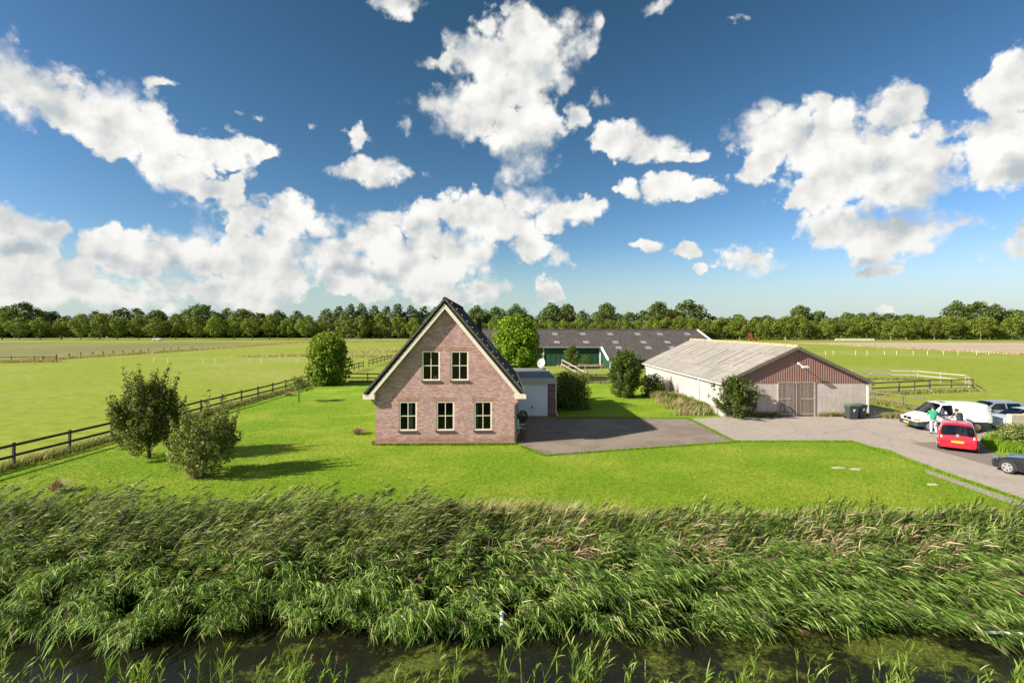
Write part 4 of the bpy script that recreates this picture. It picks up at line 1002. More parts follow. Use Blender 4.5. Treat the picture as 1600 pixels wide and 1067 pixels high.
def hatch(name, label, cat, loc, rz, paint, L_=3.54, hw=.82, H_=1.47, kind='small', rear=True):
    t = thing(name, label, cat, loc, rz)
    k = L_/3.54; h = H_/1.47; w = hw/.82
    raw = [(0,.32,.58,.03,.6,.58,.08,.68,.5),(.14,.22,.76,.18,.74,.75,.25,.81,.68),(.5,.2,.81,.5,.85,.78,.55,.9,.70),(.80,.2,.82,.82,.90,.79,.86,.95,.70),
      (1.2,.2,.82,1.05,.93,.79,1.52,1.40,.62),(1.25,.2,.82,1.14,.93,.80,1.62,1.43,.62),(2.05,.2,.82,2.05,.95,.81,2.05,1.47,.63),(2.13,.2,.82,2.13,.95,.81,2.13,1.47,.63),
      (2.85,.2,.82,2.95,.99,.80,2.80,1.46,.62),(3.05,.22,.82,3.14,.99,.79,3.06,1.43,.61),(3.34,.25,.81,3.38,.94,.77,3.24,1.38,.62),(3.48,.28,.79,3.50,.80,.77,3.49,.86,.72),(3.54,.32,.74,3.54,.60,.73,3.53,.70,.68)]
    if kind == 'saloon':
        raw = [(0,.3,.58,.03,.52,.60,.08,.58,.52),(.14,.2,.76,.18,.62,.76,.25,.68,.70),(.5,.2,.81,.5,.74,.78,.55,.79,.70),(1.05,.2,.82,1.05,.82,.79,1.10,.87,.70),
          (1.4,.2,.82,1.3,.85,.79,1.75,1.28,.60),(1.45,.2,.82,1.4,.86,.79,1.82,1.31,.60),(2.15,.2,.82,2.15,.88,.80,2.15,1.36,.61),(2.22,.2,.82,2.22,.88,.80,2.22,1.36,.61),
          (2.75,.2,.82,2.85,.90,.79,2.65,1.32,.60),(2.85,.22,.82,2.95,.90,.78,2.75,1.29,.59),(3.05,.25,.81,3.1,.90,.77,3.05,.95,.68),(3.48,.28,.79,3.50,.80,.77,3.46,.86,.68),(3.54,.32,.74,3.54,.60,.73,3.53,.70,.66)]
    cols = [(a*k,b*h,c*w,d*k,e*h,f*w,g*k,q*h,r*w) for a,b,c,d,e,f,g,q,r in raw]
    re = 9 if kind == 'saloon' else 10
    def glass(i, r):
        if i == 3 and r >= 4: return 'windscreen'
        if i == re and r >= 4: return 'rear_window'
        if i in (5, 7) and r == 3: return 'side_window'
        return None
    vehicle(t, cols, .34*h, glass, False, paint, M_BLACK)
    wr = .29*h*(1.08 if kind == 'saloon' else 1)
    for x in (.62*k, 2.93*k):
        for s in (-1, 1): arch(t, x, s*(hw+.016), wr, s); wheel(t, x, s*(hw+.022), wr, s, 5)
    for s in (-1, 1):
        hl = MB(); hl.prism_z([(.05*k,s*.42*w),(.06*k,s*.62*w),(.30*k,s*.80*w),(.32*k,s*.72*w),(.15*k,s*.42*w)][::-s], .58*h, .72*h); hl.build('headlight', M_LAMPW if kind == 'small' else simple('smoked_lens', (.12,.13,.14), .15), t)
        m = MB(); m.cbox(1.14*k, 1.22*k, *sorted((s*(hw+.0), s*(hw+.14))), .93*h, 1.03*h, .02); m.build('mirror', paint, t)
        tl = MB(); tl.bar((3.505*k, s*.70*w, .66*h), (3.49*k, s*.72*w, .93*h), .07, .14, up=(0,1,0)); tlo = tl.build('tail_light', simple('tail_red', (.55,.02,.03), .25), t)
        tw = MB(); tw.bar((3.55*k, s*.67*w, .74*h), (3.54*k, s*.68*w, .86*h), .03, .07, up=(0,1,0)); tw.build('lens', M_LAMPW, tlo)
    p = MB(); p.box(L_-.005, L_+.012, -.26, .26, .50*h, .61*h); p.build('number_plate', M_PLATE, t)
    bp = MB(); bp.prism_z([(L_-.35,-hw*.97),(L_-.06,-hw*.93),(L_+.03,-hw*.75),(L_+.045,0),(L_+.03,hw*.75),(L_-.06,hw*.93),(L_-.35,hw*.97)], .24*h, .47*h); bp.build('rear_bumper', paint, t)
    f = MB(); f.prism_z([(-.03,0),(-.015,-hw*.6),(.1*k,-hw*.88),(.3*k,-hw*.98),(.3*k,hw*.98),(.1*k,hw*.88),(-.015,hw*.6)][::-1], .24*h, .46*h); f.build('front_bumper', paint, t)
    if kind == 'small' and rear:
        e = MB(); e.tube([(3.50*k,0,.90*h),(3.53*k,0,.90*h)], .075, 16); e.build('emblem', M_RIM, t)
        wp = MB(); wp.bar((3.44*k,-.02,1.02*h),(3.40*k,.32,1.06*h), .02, .02); wp.build('rear_wiper', M_BLACK, t)
        an = MB(); an.tube([(2.9*k,0,1.48*h),(3.1*k,0,1.62*h)], .006, 5); an.build('aerial', M_BLACK, t)
    return t
th = R(40)   # heading of the red car, clockwise from +Y
rear = Vector((24.15, 27.75, .02)); hd = Vector((math.sin(th), math.cos(th), 0)); nose = rear+hd*3.54
hatch('red_hatchback', 'small red hatchback seen from behind, yellow plate, near the white van', 'car', nose, math.atan2(-hd.y, -hd.x), simple('red_paint', (.62,.008,.022), .3, var=.04, coat=.8))
hatch('black_car', 'black car with silver five spoke wheel at the lower right edge of the drive', 'car', (23.55, 24.75, .012), R(-70), simple('black_paint', (.012,.014,.018), .25, var=.1, coat=.8), L_=4.4, hw=.90, H_=1.40, kind='saloon')
hatch('grey_hatchback', 'silver grey hatchback parked nose in behind the white van', 'car', (32.55, 37.3, .012), R(-8), simple('silver_paint', (.34,.36,.38), .3, metal=.4, var=.04, coat=.6), L_=4.25, hw=.88, H_=1.47)
hatch('pale_hatchback', 'pale car mostly hidden by the concrete wall and the shrubs', 'car', (32.1, 34.3, .012), R(-4), simple('pale_silver_paint', (.55,.58,.62), .3, metal=.3, var=.04, coat=.6), L_=4.0, hw=.84, H_=1.40)
w = MB(); w.cbox(0, 4.5, 0, .35, 0, 1.28, .03); o = w.build('concrete_wall', simple('sandy_wall', (.52,.43,.30), .9, var=.12, scale=3, bmp=.3)); o.location = (31.5, 32.3, 0); tag(o, 'sandy concrete wall end beyond the shrubs at the right edge', 'wall')

# ------------------------------------------------------------------ people
def skinned(name, verts, edges, radii, mat, parent, root=0, sub=1):
    me = bpy.data.meshes.new(name); me.from_pydata(verts, edges, []); me.update()
    o = link(me, name, mat, parent)
    m = o.modifiers.new('skin', 'SKIN'); m.use_smooth_shade = True
    for i, r in enumerate(radii):
        sv = me.skin_vertices[0].data[i]; sv.radius = (r, r) if not isinstance(r, tuple) else r
    me.skin_vertices[0].data[root].use_root = True
    s = o.modifiers.new('sub', 'SUBSURF'); s.levels = sub; s.render_levels = sub
    return o
def person(label, loc, rz, J, shirt, trousers, shoes=M_BLACK, hair=M_HAIR, legs=True):
    """J: joints (dict) in local metres, person faces -Y"""
    t = thing('person', label, 'person', loc, rz)
    V = []; E = []; Rd = []; idx = {}
    def v(n, p, r): idx[n] = len(V); V.append(tuple(p)); Rd.append(r); return idx[n]
    def e(a, b): E.append((idx[a], idx[b]))
    v('hip', J['hip'], .10); v('waist', J['waist'], .10); v('chest', J['chest'], .145); v('neck', J['neck'], .055)
    hd = Vector(J['head']); v('jaw', hd+Vector((0,-.015,-.09)), .065); v('skull', hd+Vector((0,.0,.02)), .098); v('top', hd+Vector((0,.01,.07)), .07)
    for a, b in (('hip','waist'),('waist','chest'),('chest','neck'),('neck','jaw'),('jaw','skull'),('skull','top')): e(a, b)
    for s in 'lr':
        v('sh'+s, J['sh'+s], .055); v('el'+s, J['el'+s], .042); v('wr'+s, J['wr'+s], .028)
        e('chest','sh'+s); e('sh'+s,'el'+s); e('el'+s,'wr'+s)
        wr, el = Vector(J['wr'+s]), Vector(J['el'+s]); d = (wr-el).normalized(); side = d.cross(Vector((0,0,1))); side = side.normalized() if side.length > .1 else Vector((1,0,0))
        up = side.cross(d)
        v('palm'+s, wr+d*.06, .032); e('wr'+s,'palm'+s)
        for k, ln in enumerate((.072,.082,.078,.062)):
            b = wr+d*.09+side*(k-1.5)*.019; v(f'f{s}{k}a', b, .010); v(f'f{s}{k}b', b+d*ln*.6-up*.01, .009); v(f'f{s}{k}c', b+d*ln-up*.03, .007)
            e('palm'+s, f'f{s}{k}a'); e(f'f{s}{k}a', f'f{s}{k}b'); e(f'f{s}{k}b', f'f{s}{k}c')
        b = wr+d*.03-side*.035; v('th'+s, b, .012); v('th2'+s, b+d*.045-side*.02, .009); e('palm'+s,'th'+s); e('th'+s,'th2'+s)
        if legs:
            v('hj'+s, J['hj'+s], .07); v('kn'+s, J['kn'+s], .065); v('an'+s, J['an'+s], .042); v('toe'+s, Vector(J['an'+s])+Vector((0,-.14,-.05)), .035)
            e('hip','hj'+s); e('hj'+s,'kn'+s); e('kn'+s,'an'+s); e('an'+s,'toe'+s)
    body = skinned('body', V, E, Rd, M_SKIN, t)
    J2 = lambda a, b, f: tuple(Vector(J[a]).lerp(Vector(J[b]), f))
    skinned('shirt', [tuple(Vector(J['hip'])+Vector((0,0,-.06))), J['waist'], J['chest'], J2('chest','neck',.7), J['shl'], J2('shl','ell',.75), J['shr'], J2('shr','elr',.75)], [(0,1),(1,2),(2,3),(2,4),(4,5),(2,6),(6,7)],
        [(.185,.155),(.18,.15),(.19,.155),.085,.085,.068,.085,.068], shirt, t)
    if legs:
        skinned('trousers', [tuple(Vector(J['hip'])+Vector((0,0,.03))), J['hjl'], J['knl'], J['anl'], J['hjr'], J['knr'], J['anr']], [(0,1),(1,2),(2,3),(0,4),(4,5),(5,6)],
            [(.165,.135),.12,.088,.072,.12,.088,.072], trousers, t)
        for s in 'lr':
            sh = MB(); a = Vector(J['an'+s]); sh.ellipsoid((a.x, a.y-.06, .045), (.055,.15,.05), 10, 6); sh.build('shoe', shoes, t, True)
    h = MB(); c = hd+Vector((0,.025,.045)); n, m = 16, 8; V = []; F = []
    for i in range(m+1):
        th = math.pi*.62*i/m
        for k in range(n):
            a = 2*math.pi*k/n; ext = 1.0+(.35 if math.sin(a) > 0.1 and i > 5 else 0)
            V.append((c.x+.112*math.sin(th)*math.cos(a), c.y+.122*math.sin(th)*math.sin(a), c.z+.105*math.cos(th)*ext if i <= 5 else c.z+.105*math.cos(th)*ext-.0))
    for i in range(m):
        for k in range(n): j = (k+1) % n; F.append((i*n+k, (i+1)*n+k, (i+1)*n+j, i*n+j))
    h.add(V, F); h.build('hair', hair, t, True)
    f = MB()
    for s in (-1, 1): f.ellipsoid((hd.x+s*.034, hd.y-.094, hd.z+.015), (.012,.008,.008), 8, 5)
    f.build('eye', M_BLACK, t, True)
    nn = MB(); nn.ellipsoid((hd.x, hd.y-.103, hd.z-.012), (.014,.02,.026), 8, 6)
    for s in (-1, 1): nn.ellipsoid((hd.x+s*.098, hd.y, hd.z-.005), (.012,.02,.03), 8, 6)
    nn.build('face', M_SKIN, t, True)
    mo = MB(); mo.ellipsoid((hd.x, hd.y-.088, hd.z-.058), (.026,.01,.007), 8, 4); mo.build('mouth', simple('lips', (.35,.13,.11), .6), t, True)
    return t
C_SH = simple('green_shirt', (.012,.27,.15), .85, var=.08); C_JE = simple('pale_jeans', (.42,.46,.48), .9, var=.1)
# standing, leaning on the van, right side to the camera, facing the van (+x is towards its own left)
person('person in green shirt and pale jeans leaning on the front of the van', (26.85, 32.62, .01), R(150),
  dict(hip=(0,.0,.92), waist=(0,-.03,1.08), chest=(0,-.10,1.32), neck=(0,-.15,1.50), head=(0,-.21,1.62),
       shl=(.18,-.10,1.41), ell=(.27,-.18,1.17), wrl=(.22,-.38,1.10), shr=(-.18,-.10,1.41), elr=(-.27,-.18,1.17), wrr=(-.22,-.38,1.12),
       hjl=(.09,.0,.86), knl=(.11,-.02,.48), anl=(.12,.10,.09), hjr=(-.09,.0,.86), knr=(-.10,.04,.48), anr=(-.13,.18,.09)), C_SH, C_JE)
person('person in dark jacket bending beside the driver door of the van', (28.35, 32.45, .01), R(170),
  dict(hip=(0,.12,.88), waist=(0,.06,1.02), chest=(0,-.10,1.20), neck=(0,-.20,1.34), head=(0,-.28,1.44),
       shl=(.18,-.12,1.28), ell=(.28,-.26,1.08), wrl=(.16,-.42,1.05), shr=(-.18,-.12,1.28), elr=(-.28,-.26,1.08), wrr=(-.18,-.42,1.06),
       hjl=(.09,.12,.84), knl=(.11,.02,.46), anl=(.12,.12,.09), hjr=(-.09,.12,.84), knr=(-.10,.06,.46), anr=(-.13,.16,.09)),
  simple('dark_jacket', (.02,.025,.03), .8), simple('dark_trousers', (.03,.03,.035), .8))
def van_pt(x, y, z):
    rz = math.atan2(-.40, 2.95); x *= .95; return (26.62+x*math.cos(rz)-y*math.sin(rz), 34.5+x*math.sin(rz)+y*math.cos(rz), z+.01)
SIT = dict(hip=(0,.0,.0), waist=(0,.02,.16), chest=(0,.0,.40), neck=(0,-.02,.57), head=(0,-.05,.69), shl=(.19,0,.47), ell=(.30,-.10,.27), wrl=(.26,-.36,.33), shr=(-.19,0,.47), elr=(-.29,-.08,.24), wrr=(-.2,-.34,.34),
    hjl=(.09,-.05,.0), knl=(.11,-.42,.05), anl=(.11,-.48,-.36), hjr=(-.09,-.05,.0), knr=(-.11,-.42,.05), anr=(-.11,-.48,-.36))
person('person in blue shirt sitting at the open van window with arm on the sill', van_pt(2.0, -.52, .74), R(-98), dict(SIT, ell=(.36,-.02,.33), wrl=(.50,-.26,.40)), simple('blue_shirt', (.32,.42,.68), .85), simple('dark_trousers2', (.05,.05,.07), .8))
person('person in dark blue top on the far seat of the van', van_pt(1.9, .30, .74), R(-98), SIT, simple('navy_top', (.07,.08,.17), .85), simple('dark_trousers2', (.05,.05,.07), .8))

# ------------------------------------------------------------------ trees and shrubs near the house
def limbs_tree(name, label, loc, height, width, trunk_h, nbr, leaf, nleaf, mat, r, spread=.35, up=.7, tr=.09, bark=M_BARK, asp=.6, trunk_lean=(0,0), cat='tree', low=.25, clump=None, stray=.0):
    """tree whose leaves sit in clumps along real branches"""
    g = np.random.default_rng(r); t = thing(name, label, cat, loc); tb = MB(); lumps = []
    top = Vector((trunk_lean[0], trunk_lean[1], height*.80))
    tp = [Vector((0,0,0)), Vector((trunk_lean[0]*.2, trunk_lean[1]*.2, trunk_h)), Vector((trunk_lean[0]*.6, trunk_lean[1]*.6, height*.5)), top, top+Vector((0,0,height*.17))]
    tb.tube(tp, [tr*1.25, tr*.9, tr*.6, tr*.25, tr*.1], 8)
    cr = clump or width*.085
    for k in range(nbr):
        f = (k+.5)/nbr; zh = trunk_h+(height*.80-trunk_h)*f**.9; a = k*2.399+g.uniform(-.3,.3)
        ln = width/2*float(np.interp(f, [0, .2, .45, .75, 1], [.85, 1.0, .82, .50, .25]))*g.uniform(.88,1.08)
        base = Vector((trunk_lean[0]*f, trunk_lean[1]*f, zh)); u = up*float(np.interp(f, [0, .3, .7, 1], [.30, .7, 1.6, 3.0]))
        d = Vector((math.cos(a), math.sin(a), u)).normalized(); ctrl = base+Vector((d.x, d.y, d.z*.4))*ln*.5; end = base+Vector((d.x, d.y, d.z*1.15))*ln
        pts = [base, base.lerp(ctrl, .8), ctrl.lerp(end, .5), end]; tb.tube(pts, [tr*.45*(1-f*.5), tr*.3*(1-f*.5), tr*.18, tr*.07], 6)
        for q in np.linspace(.28, 1.05, 7):
            c = pts[0].lerp(pts[3], q)*.4+(pts[1].lerp(pts[2], q))*.6 if q < .8 else pts[3]+(d*(q-.9)*ln*.4)
            j = g.normal(size=3)*cr*.55; lumps.append(((c.x+j[0], c.y+j[1], c.z+j[2]), cr*(1.25-.65*q)*g.uniform(.7,1.3)))
            if q > .35:
                a2 = a+g.choice([-1,1])*g.uniform(.5,1.1); e2 = Vector((math.cos(a2), math.sin(a2), g.uniform(.0,.9)))*ln*.32*g.uniform(.5,1)
                lumps.append((tuple(c+e2), cr*g.uniform(.5,.95)))
                tb.tube([c, c+e2], [tr*.14, tr*.06], 4, cap=False)
    for q in np.linspace(0, 1, 5): lumps.append((tuple(top.lerp(tp[-1], q)), cr*(1-.5*q)))
    tb.build('trunk', bark, t, True)
    V, F = lump_leaves(lumps, nleaf, leaf, asp=asp, shell=.15, r=g, squash=1.0)
    if stray:
        n = int(nleaf*stray); idx = g.choice(len(lumps), n); C = np.array([lumps[i][0] for i in idx])+g.normal(size=(n,3))*cr*1.3
        V2, F2 = leaf_geo(C, nrm(g.normal(size=(n,3))+[0,0,.4]), leaf, asp, g); V, F = join_geo([(V,F),(V2,F2)])
    link(np_mesh('crown', V, F), 'crown', mat, t); return t
limbs_tree('sapling', 'thin young tree on the lawn near the fence', G(467,628), 2.3, 2.4, .9, 14, .10, 2200, L_APPLE, 8, up=.6, tr=.05, clump=.2)

def bush(name, label, loc, w, h, leaf, n, mat, seed, trunk=.15, cat='shrub', lumpn=60, top=.5, zmin=.0, base=.5, lumpr=.16, depth=None, spikes=0, spl=.7, vis=.0):
    """dense rounded crown made of many leaf clumps; base/top = relative width at foot/top"""
    g = np.random.default_rng(seed); t = thing(name, label, cat, loc); dp = depth or w
    L_ = []
    for k in range(lumpn):
        f = (k+.5)/lumpn; z = zmin+f*(h-zmin); prof = (base+(1-base)*math.sin(min(1, f/.45)*math.pi/2)) if f < .45 else (1-(1-top)*((f-.45)/.55)**2.2)
        if f > .9: prof *= 1-(f-.9)*5
        a = k*2.399+g.uniform(-.4,.4); rad = g.uniform(.55,.92)*prof
        L_.append(((math.cos(a)*rad*w/2, math.sin(a)*rad*dp/2, z), w*lumpr*g.uniform(.7,1.35)*(.6+.4*prof)))
    for k in range(lumpn//3):
        f = g.uniform(.1,.85); L_.append(((g.normal()*w*.12, g.normal()*dp*.12, zmin+f*(h-zmin)), w*lumpr*1.6))
    tb = MB(); tb.tube([(0,0,0),(0,0,h*.4),(0,0,h*.8)], [trunk, trunk*.7, trunk*.2], 8)
    base_n = len(L_)
    for k in range(spikes):
        f = (k+.5)/spikes; z = zmin+(.15+.72*f)*(h-zmin); prof = (base+(1-base)*math.sin(min(1, f/.45)*math.pi/2)) if f < .45 else (1-(1-top)*((f-.45)/.55)**1.6)
        a = k*2.399+g.uniform(-.5,.5); st = Vector((math.cos(a)*prof*w*.30, math.sin(a)*prof*dp*.30, z)); d = Vector((math.cos(a), math.sin(a), g.uniform(.5,1.1)+f*2.2)).normalized(); ln = spl*g.uniform(.7,1.3)
        for q in range(6):
            u = q/5; L_.append((tuple(st+d*(w*.12+ln*u)+Vector((0,0,.12*ln*u*u))), w*lumpr*(.72-.52*u)))
        tb.tube([st, st+d*(w*.12+ln*1.05)], [.03, .008], 4, cap=False)
    for k in range(8):
        c = L_[int(g.integers(0, lumpn))][0]; tb.tube([(0,0,h*.2), (c[0]*.5,c[1]*.5,c[2]*.7+.1), c], [trunk*.5, trunk*.25, trunk*.08], 5)
    tb.build('trunk', M_BARK, t, True)
    V, F = lump_leaves(L_, n, leaf, shell=.55, r=g, squash=.9); link(np_mesh('crown', V, F), 'crown', mat, t); return t
bush('spiky_tree', 'dark leafy garden tree with upright spiky twigs beside the left fence', G(233,715.6), 3.3, 3.8, .10, 21000, L_DARK, 41, trunk=.10, cat='tree', lumpn=48, top=.22, base=.75, zmin=.42, lumpr=.12, spikes=40, spl=1.05)
bush('apple_tree', 'lower greyish green apple tree with tuft of dry grass at its foot', (G(311,742)[0]+.25, G(311,742)[1], 0), 3.0, 2.6, .10, 11500, L_APPLE, 44, trunk=.13, cat='tree', lumpn=36, top=.5, base=.7, zmin=.42, lumpr=.12, spikes=28, spl=.95)
bush('round_bush_tree', 'dense rounded bright green tree at the fence corner left of the house', (-21.7,60.3,0), 5.0, 6.0, .26, 15000, L_LIME, 11, top=.55, base=.75, lumpn=80, lumpr=.13)
bush('lime_green_tree', 'big round light green tree rising behind the garage', (0.55,64.5,0), 6.3, 7.9, .28, 20000, L_LIME, 12, top=.55, base=.8, lumpn=95, lumpr=.12)
bush('cone_shrub', 'upright dark green shrub on the lawn near the barn', (10.95,49.6,0), 3.2, 4.3, .14, 15000, L_CONI, 13, top=.30, base=.5, lumpn=60, lumpr=.12, spikes=24, spl=.7)
bush('shaded_shrub', 'broad dark shrub in the shade of the garage', (5.0,43.6,0), 3.6, 2.9, .13, 12000, L_DARK, 14, top=.5, base=.9, lumpn=70, lumpr=.15, depth=5)
bush('low_shrub', 'low dark shrub beside the upright shrub by the barn', (13.9,50.2,0), 2.6, 2.0, .13, 5000, L_CONI, 15, base=.9, lumpn=40)
bush('barn_back_shrub', 'dark shrub at the back corner of the pale barn', (13.6,60.6,0), 3.2, 3.9, .18, 6000, L_DARK, 16, base=.8, lumpn=50)
limbs_tree('corner_shrub', 'bushy green shrub growing at the front corner of the pale barn', (16.55,38.2,0), 3.1, 3.4, .15, 26, .14, 7500, L_CONI, 17, up=.9, tr=.06, clump=.27, low=.3, cat='shrub')
bush('small_green_tree', 'small light green tree before the green barn wall', (8.9*1.0+.9,83.5,0), 2.7, 3.6, .2, 3500, L_CONI, 18, top=.4, base=.6, lumpn=40)
bush('ivy_clump', 'ivy clump climbing the green barn wall', (12.6,87.3,0), 1.6, 2.2, .16, 900, L_CONI, 19, lumpn=20)
bush('verge_shrub', 'rough olive shrub on the verge behind the red car', (29.6,29.7,.0), 3.4, .95, .10, 7000, L_APPLE, 20, base=1.0, lumpn=60, lumpr=.10, depth=2.4)
bush('verge_shrub', 'rough shrub in front of the sandy concrete wall', (32.0,30.3,.0), 3.2, 1.05, .10, 7000, L_APPLE, 21, base=1.0, lumpn=60, lumpr=.10, depth=2.4)
# bare twiggy shrub by the barn wall
t = thing('bare_shrub', 'leafless grey twiggy shrub against the barn side wall', 'shrub', (14.9,48.6,0)); g = np.random.default_rng(4); n = 160
a = g.uniform(0, 2*np.pi, n); sp = g.uniform(.1,.75,n); hh = g.uniform(.9,2.2,n); k = np.linspace(0,1,4)
P = np.stack([np.cos(a)[:,None]*sp[:,None]*k**1.4, np.sin(a)[:,None]*sp[:,None]*k**1.4, hh[:,None]*k[None,:]+0*a[:,None]], -1)
V, F = ribbon_geo(P, .035*(1-.8*k)[None,:]+0*a[:,None], nrm(np.stack([-np.sin(a), np.cos(a), 0*a], -1))); link(np_mesh('twigs', V, F), 'twigs', L_TWIG, t)

# ------------------------------------------------------------------ far trees
def far_tree_mesh(seed, h, w, trunk_h, nlump, nleaf, leaf, lump=.2, top=.6, egg=.45):
    g = np.random.default_rng(seed); L_ = []
    for k in range(nlump):
        f = (k+.5)/nlump; z = trunk_h+f*(h-trunk_h); pr = math.sin(math.pi*(.10+.86*f)**(.8+egg*.3)); pr = max(.18, pr)
        a = k*2.399+g.uniform(-.5,.5); rad = g.uniform(.45,1.0)*pr*w/2
        L_.append(((math.cos(a)*rad, math.sin(a)*rad, z), w*lump*g.uniform(.6,1.25)*(.55+.45*pr)))
    V, F = lump_leaves(L_, nleaf, leaf, shell=.5, r=g, squash=.85); return np_mesh('tree_crown', V, F)
def trunk_mesh(h, r):
    m = MB(); m.tube([(0,0,0),(0,0,h*.5),(.1,0,h)], [r, r*.75, r*.35], 7)
    me = bpy.data.meshes.new('tree_trunk'); me.from_pydata(m.v, [], m.f); me.update(); me.materials.append(M_BARKL); return me
AV = [far_tree_mesh(100+i, 12.8, 9.6, 2.9, 34, 3200, .55, lump=.17, egg=.6) for i in range(5)]
WD = [far_tree_mesh(200+i, 18.5, 13, 1.0, 44, 2300, 1.0, lump=.19) for i in range(5)]
PO = [far_tree_mesh(300+i, 24, 11, 2.0, 52, 2600, 1.0, lump=.17, egg=.2) for i in range(3)]
BIG = [far_tree_mesh(400+i, 22, 19, 3.0, 60, 3600, 1.1, lump=.16) for i in range(3)]
for m_ in AV: m_.materials.append(L_OAK)
for m_ in WD: m_.materials.append(L_WOOD)
for m_ in PO: m_.materials.append(L_POP)
for m_ in BIG: m_.materials.append(L_WOOD)
TK = trunk_mesh(7, .33); TKD = trunk_mesh(9, .4)
g = np.random.default_rng(9)
def far_tree(name, meshes, px, y, top_py, wpx, label, group, href, wref, trunk=TK):
    h = H+(511-top_py)*y/800; x = (px-800)*y/800; sc = h/href; sw = (wpx*y/800)/wref if wpx else sc
    t = thing(name, label, 'tree', (x, y, 0), g.uniform(0, 6.28), group); t.scale = (sw, sw, sc)
    c = bpy.data.objects.new('crown', meshes[int(g.integers(0, len(meshes)))]); COL.objects.link(c); c.parent = t
    k = bpy.data.objects.new('trunk', trunk); COL.objects.link(k); k.parent = t
    return t
avl = [62,94,124,155,185,215,246,276,305,335,365,394,422,452,479,509,537,565,593,622,647,674]
for i, px in enumerate([-28, 2, 32]+avl):
    far_tree('avenue_tree', AV, px+g.uniform(-2,2), 262+g.uniform(-3,3)+14, 495+g.uniform(-5,4), 29+g.uniform(-3,4), 'round crowned roadside tree of the avenue left of the house', 'roadside avenue trees left of the house', 12.8, 9.6)
for px in [712,745,775,805,832,860,882,905,930,952,975,1000,1020,1042,1062,1085]:
    far_tree('avenue_tree', AV, px+g.uniform(-2,2), 275+g.uniform(-4,4), 499+g.uniform(-5,3), 30+g.uniform(-3,4), 'roadside tree showing above the green barn roof', 'roadside trees behind the green barn', 12.8, 9.6)
for px in np.arange(1105, 1680, 23.5):
    far_tree('avenue_tree', AV, px+g.uniform(-6,6), 272+g.uniform(-5,12), 499+g.uniform(-6,3), 30+g.uniform(-5,8), 'roadside avenue tree right of the barns', 'roadside avenue trees right of the barns', 12.8, 9.6)
for i, px in enumerate(np.arange(-60, 1680, 21)):
    tp = 491+g.uniform(-9,5)
    if px > 1090: tp = 496+g.uniform(-7,4)
    far_tree('wood_tree', WD, px+g.uniform(-6,6), 325+g.uniform(-12,25), tp, 34+g.uniform(-6,8), 'dark wood tree standing behind the roadside avenue', 'dark trees of the wood behind the avenue', 18.5, 13, TKD)
for px, tp, w, lab in ((8,481,48,'dark tree clump at the left picture edge'),(38,474,52,'tall grey green tree near the left edge'),(315,477,60,'tall rounded tree above the left avenue'),(245,486,44,'broad dark tree above the left avenue'),(378,484,42,'tall dark tree in the middle of the left avenue'),(434,487,38,'lower rounded dark tree above the left avenue')):
    far_tree('tall_tree', BIG, px, 318, tp, w, lab, None, 22, 19, TKD)
for i, (px, tp) in enumerate(((530,479),(548,476),(566,475),(585,478),(604,480),(622,476),(642,478),(662,480),(680,481))):
    far_tree('poplar', PO, px, 305+g.uniform(-5,5), tp, 30, 'silvery green poplar in the tall clump left of the house roof', 'poplars in the clump left of the house roof', 24, 11, TKD)
for px, tp, w, lab in ((745,480,44,'dark tree just right of the house ridge'),(775,481,44,'dark tree between house ridge and lime green tree'),(806,478,44,'dark tree above the lime green tree'),
   (862,476,46,'leftmost broad tree above the green barn roof'),(887,477,42,'broad tree above the skylights of the green barn'),(947,475,42,'lone pointed tree above the green barn'),
   (1030,473,48,'left tree of the tallest pair behind the green barn'),(1075,472,66,'right tree of the tallest pair behind the green barn'),
   (1252,479,44,'broad tall tree behind the maroon gable'),(1280,487,38,'tree right of the broad tall one behind the maroon gable'),(1325,491,40,'rounded tree above the paddock'),(1365,490,44,'rounded tree above the far white rail'),(1420,492,40,'low rounded tree in the right tree line'),
   (1495,473,48,'left tree of the tall clump above the van'),(1530,473,46,'middle tree of the tall clump above the van'),(1553,477,34,'right tree of the tall clump above the van'),(1585,485,50,'tree line tree at the right picture edge')):
    far_tree('tall_tree', BIG, px, 312, tp, w, lab, None, 22, 19, TKD)
# undergrowth closing the wood: many leaf cards low down
gg = np.random.default_rng(31); n = 26000
C = np.stack([gg.uniform(-420,420,n), gg.uniform(322,352,n), gg.uniform(0,9,n)**1.0], -1)
V, F = leaf_geo(C, nrm(gg.normal(size=(n,3))*[.6,1,.6]+[0,-.8,.2]), 1.9, .8, gg)
tag(link(np_mesh('undergrowth', V, F), 'undergrowth', L_WOOD), 'dark undergrowth closing the wood behind the avenue', None, None, 'stuff')
# rough low hedge below the right hand avenue
n = 9000; C = np.stack([gg.uniform(90,420,n), gg.uniform(281,290,n), gg.uniform(0,1,n)**1.5*4.5], -1)
V, F = leaf_geo(C, nrm(gg.normal(size=(n,3))+[0,-.5,.3]), .9, .7, gg)
tag(link(np_mesh('roadside_hedge', V, F), 'roadside_hedge', L_OAK), 'rough hedge under the right hand roadside trees', None, None, 'stuff')

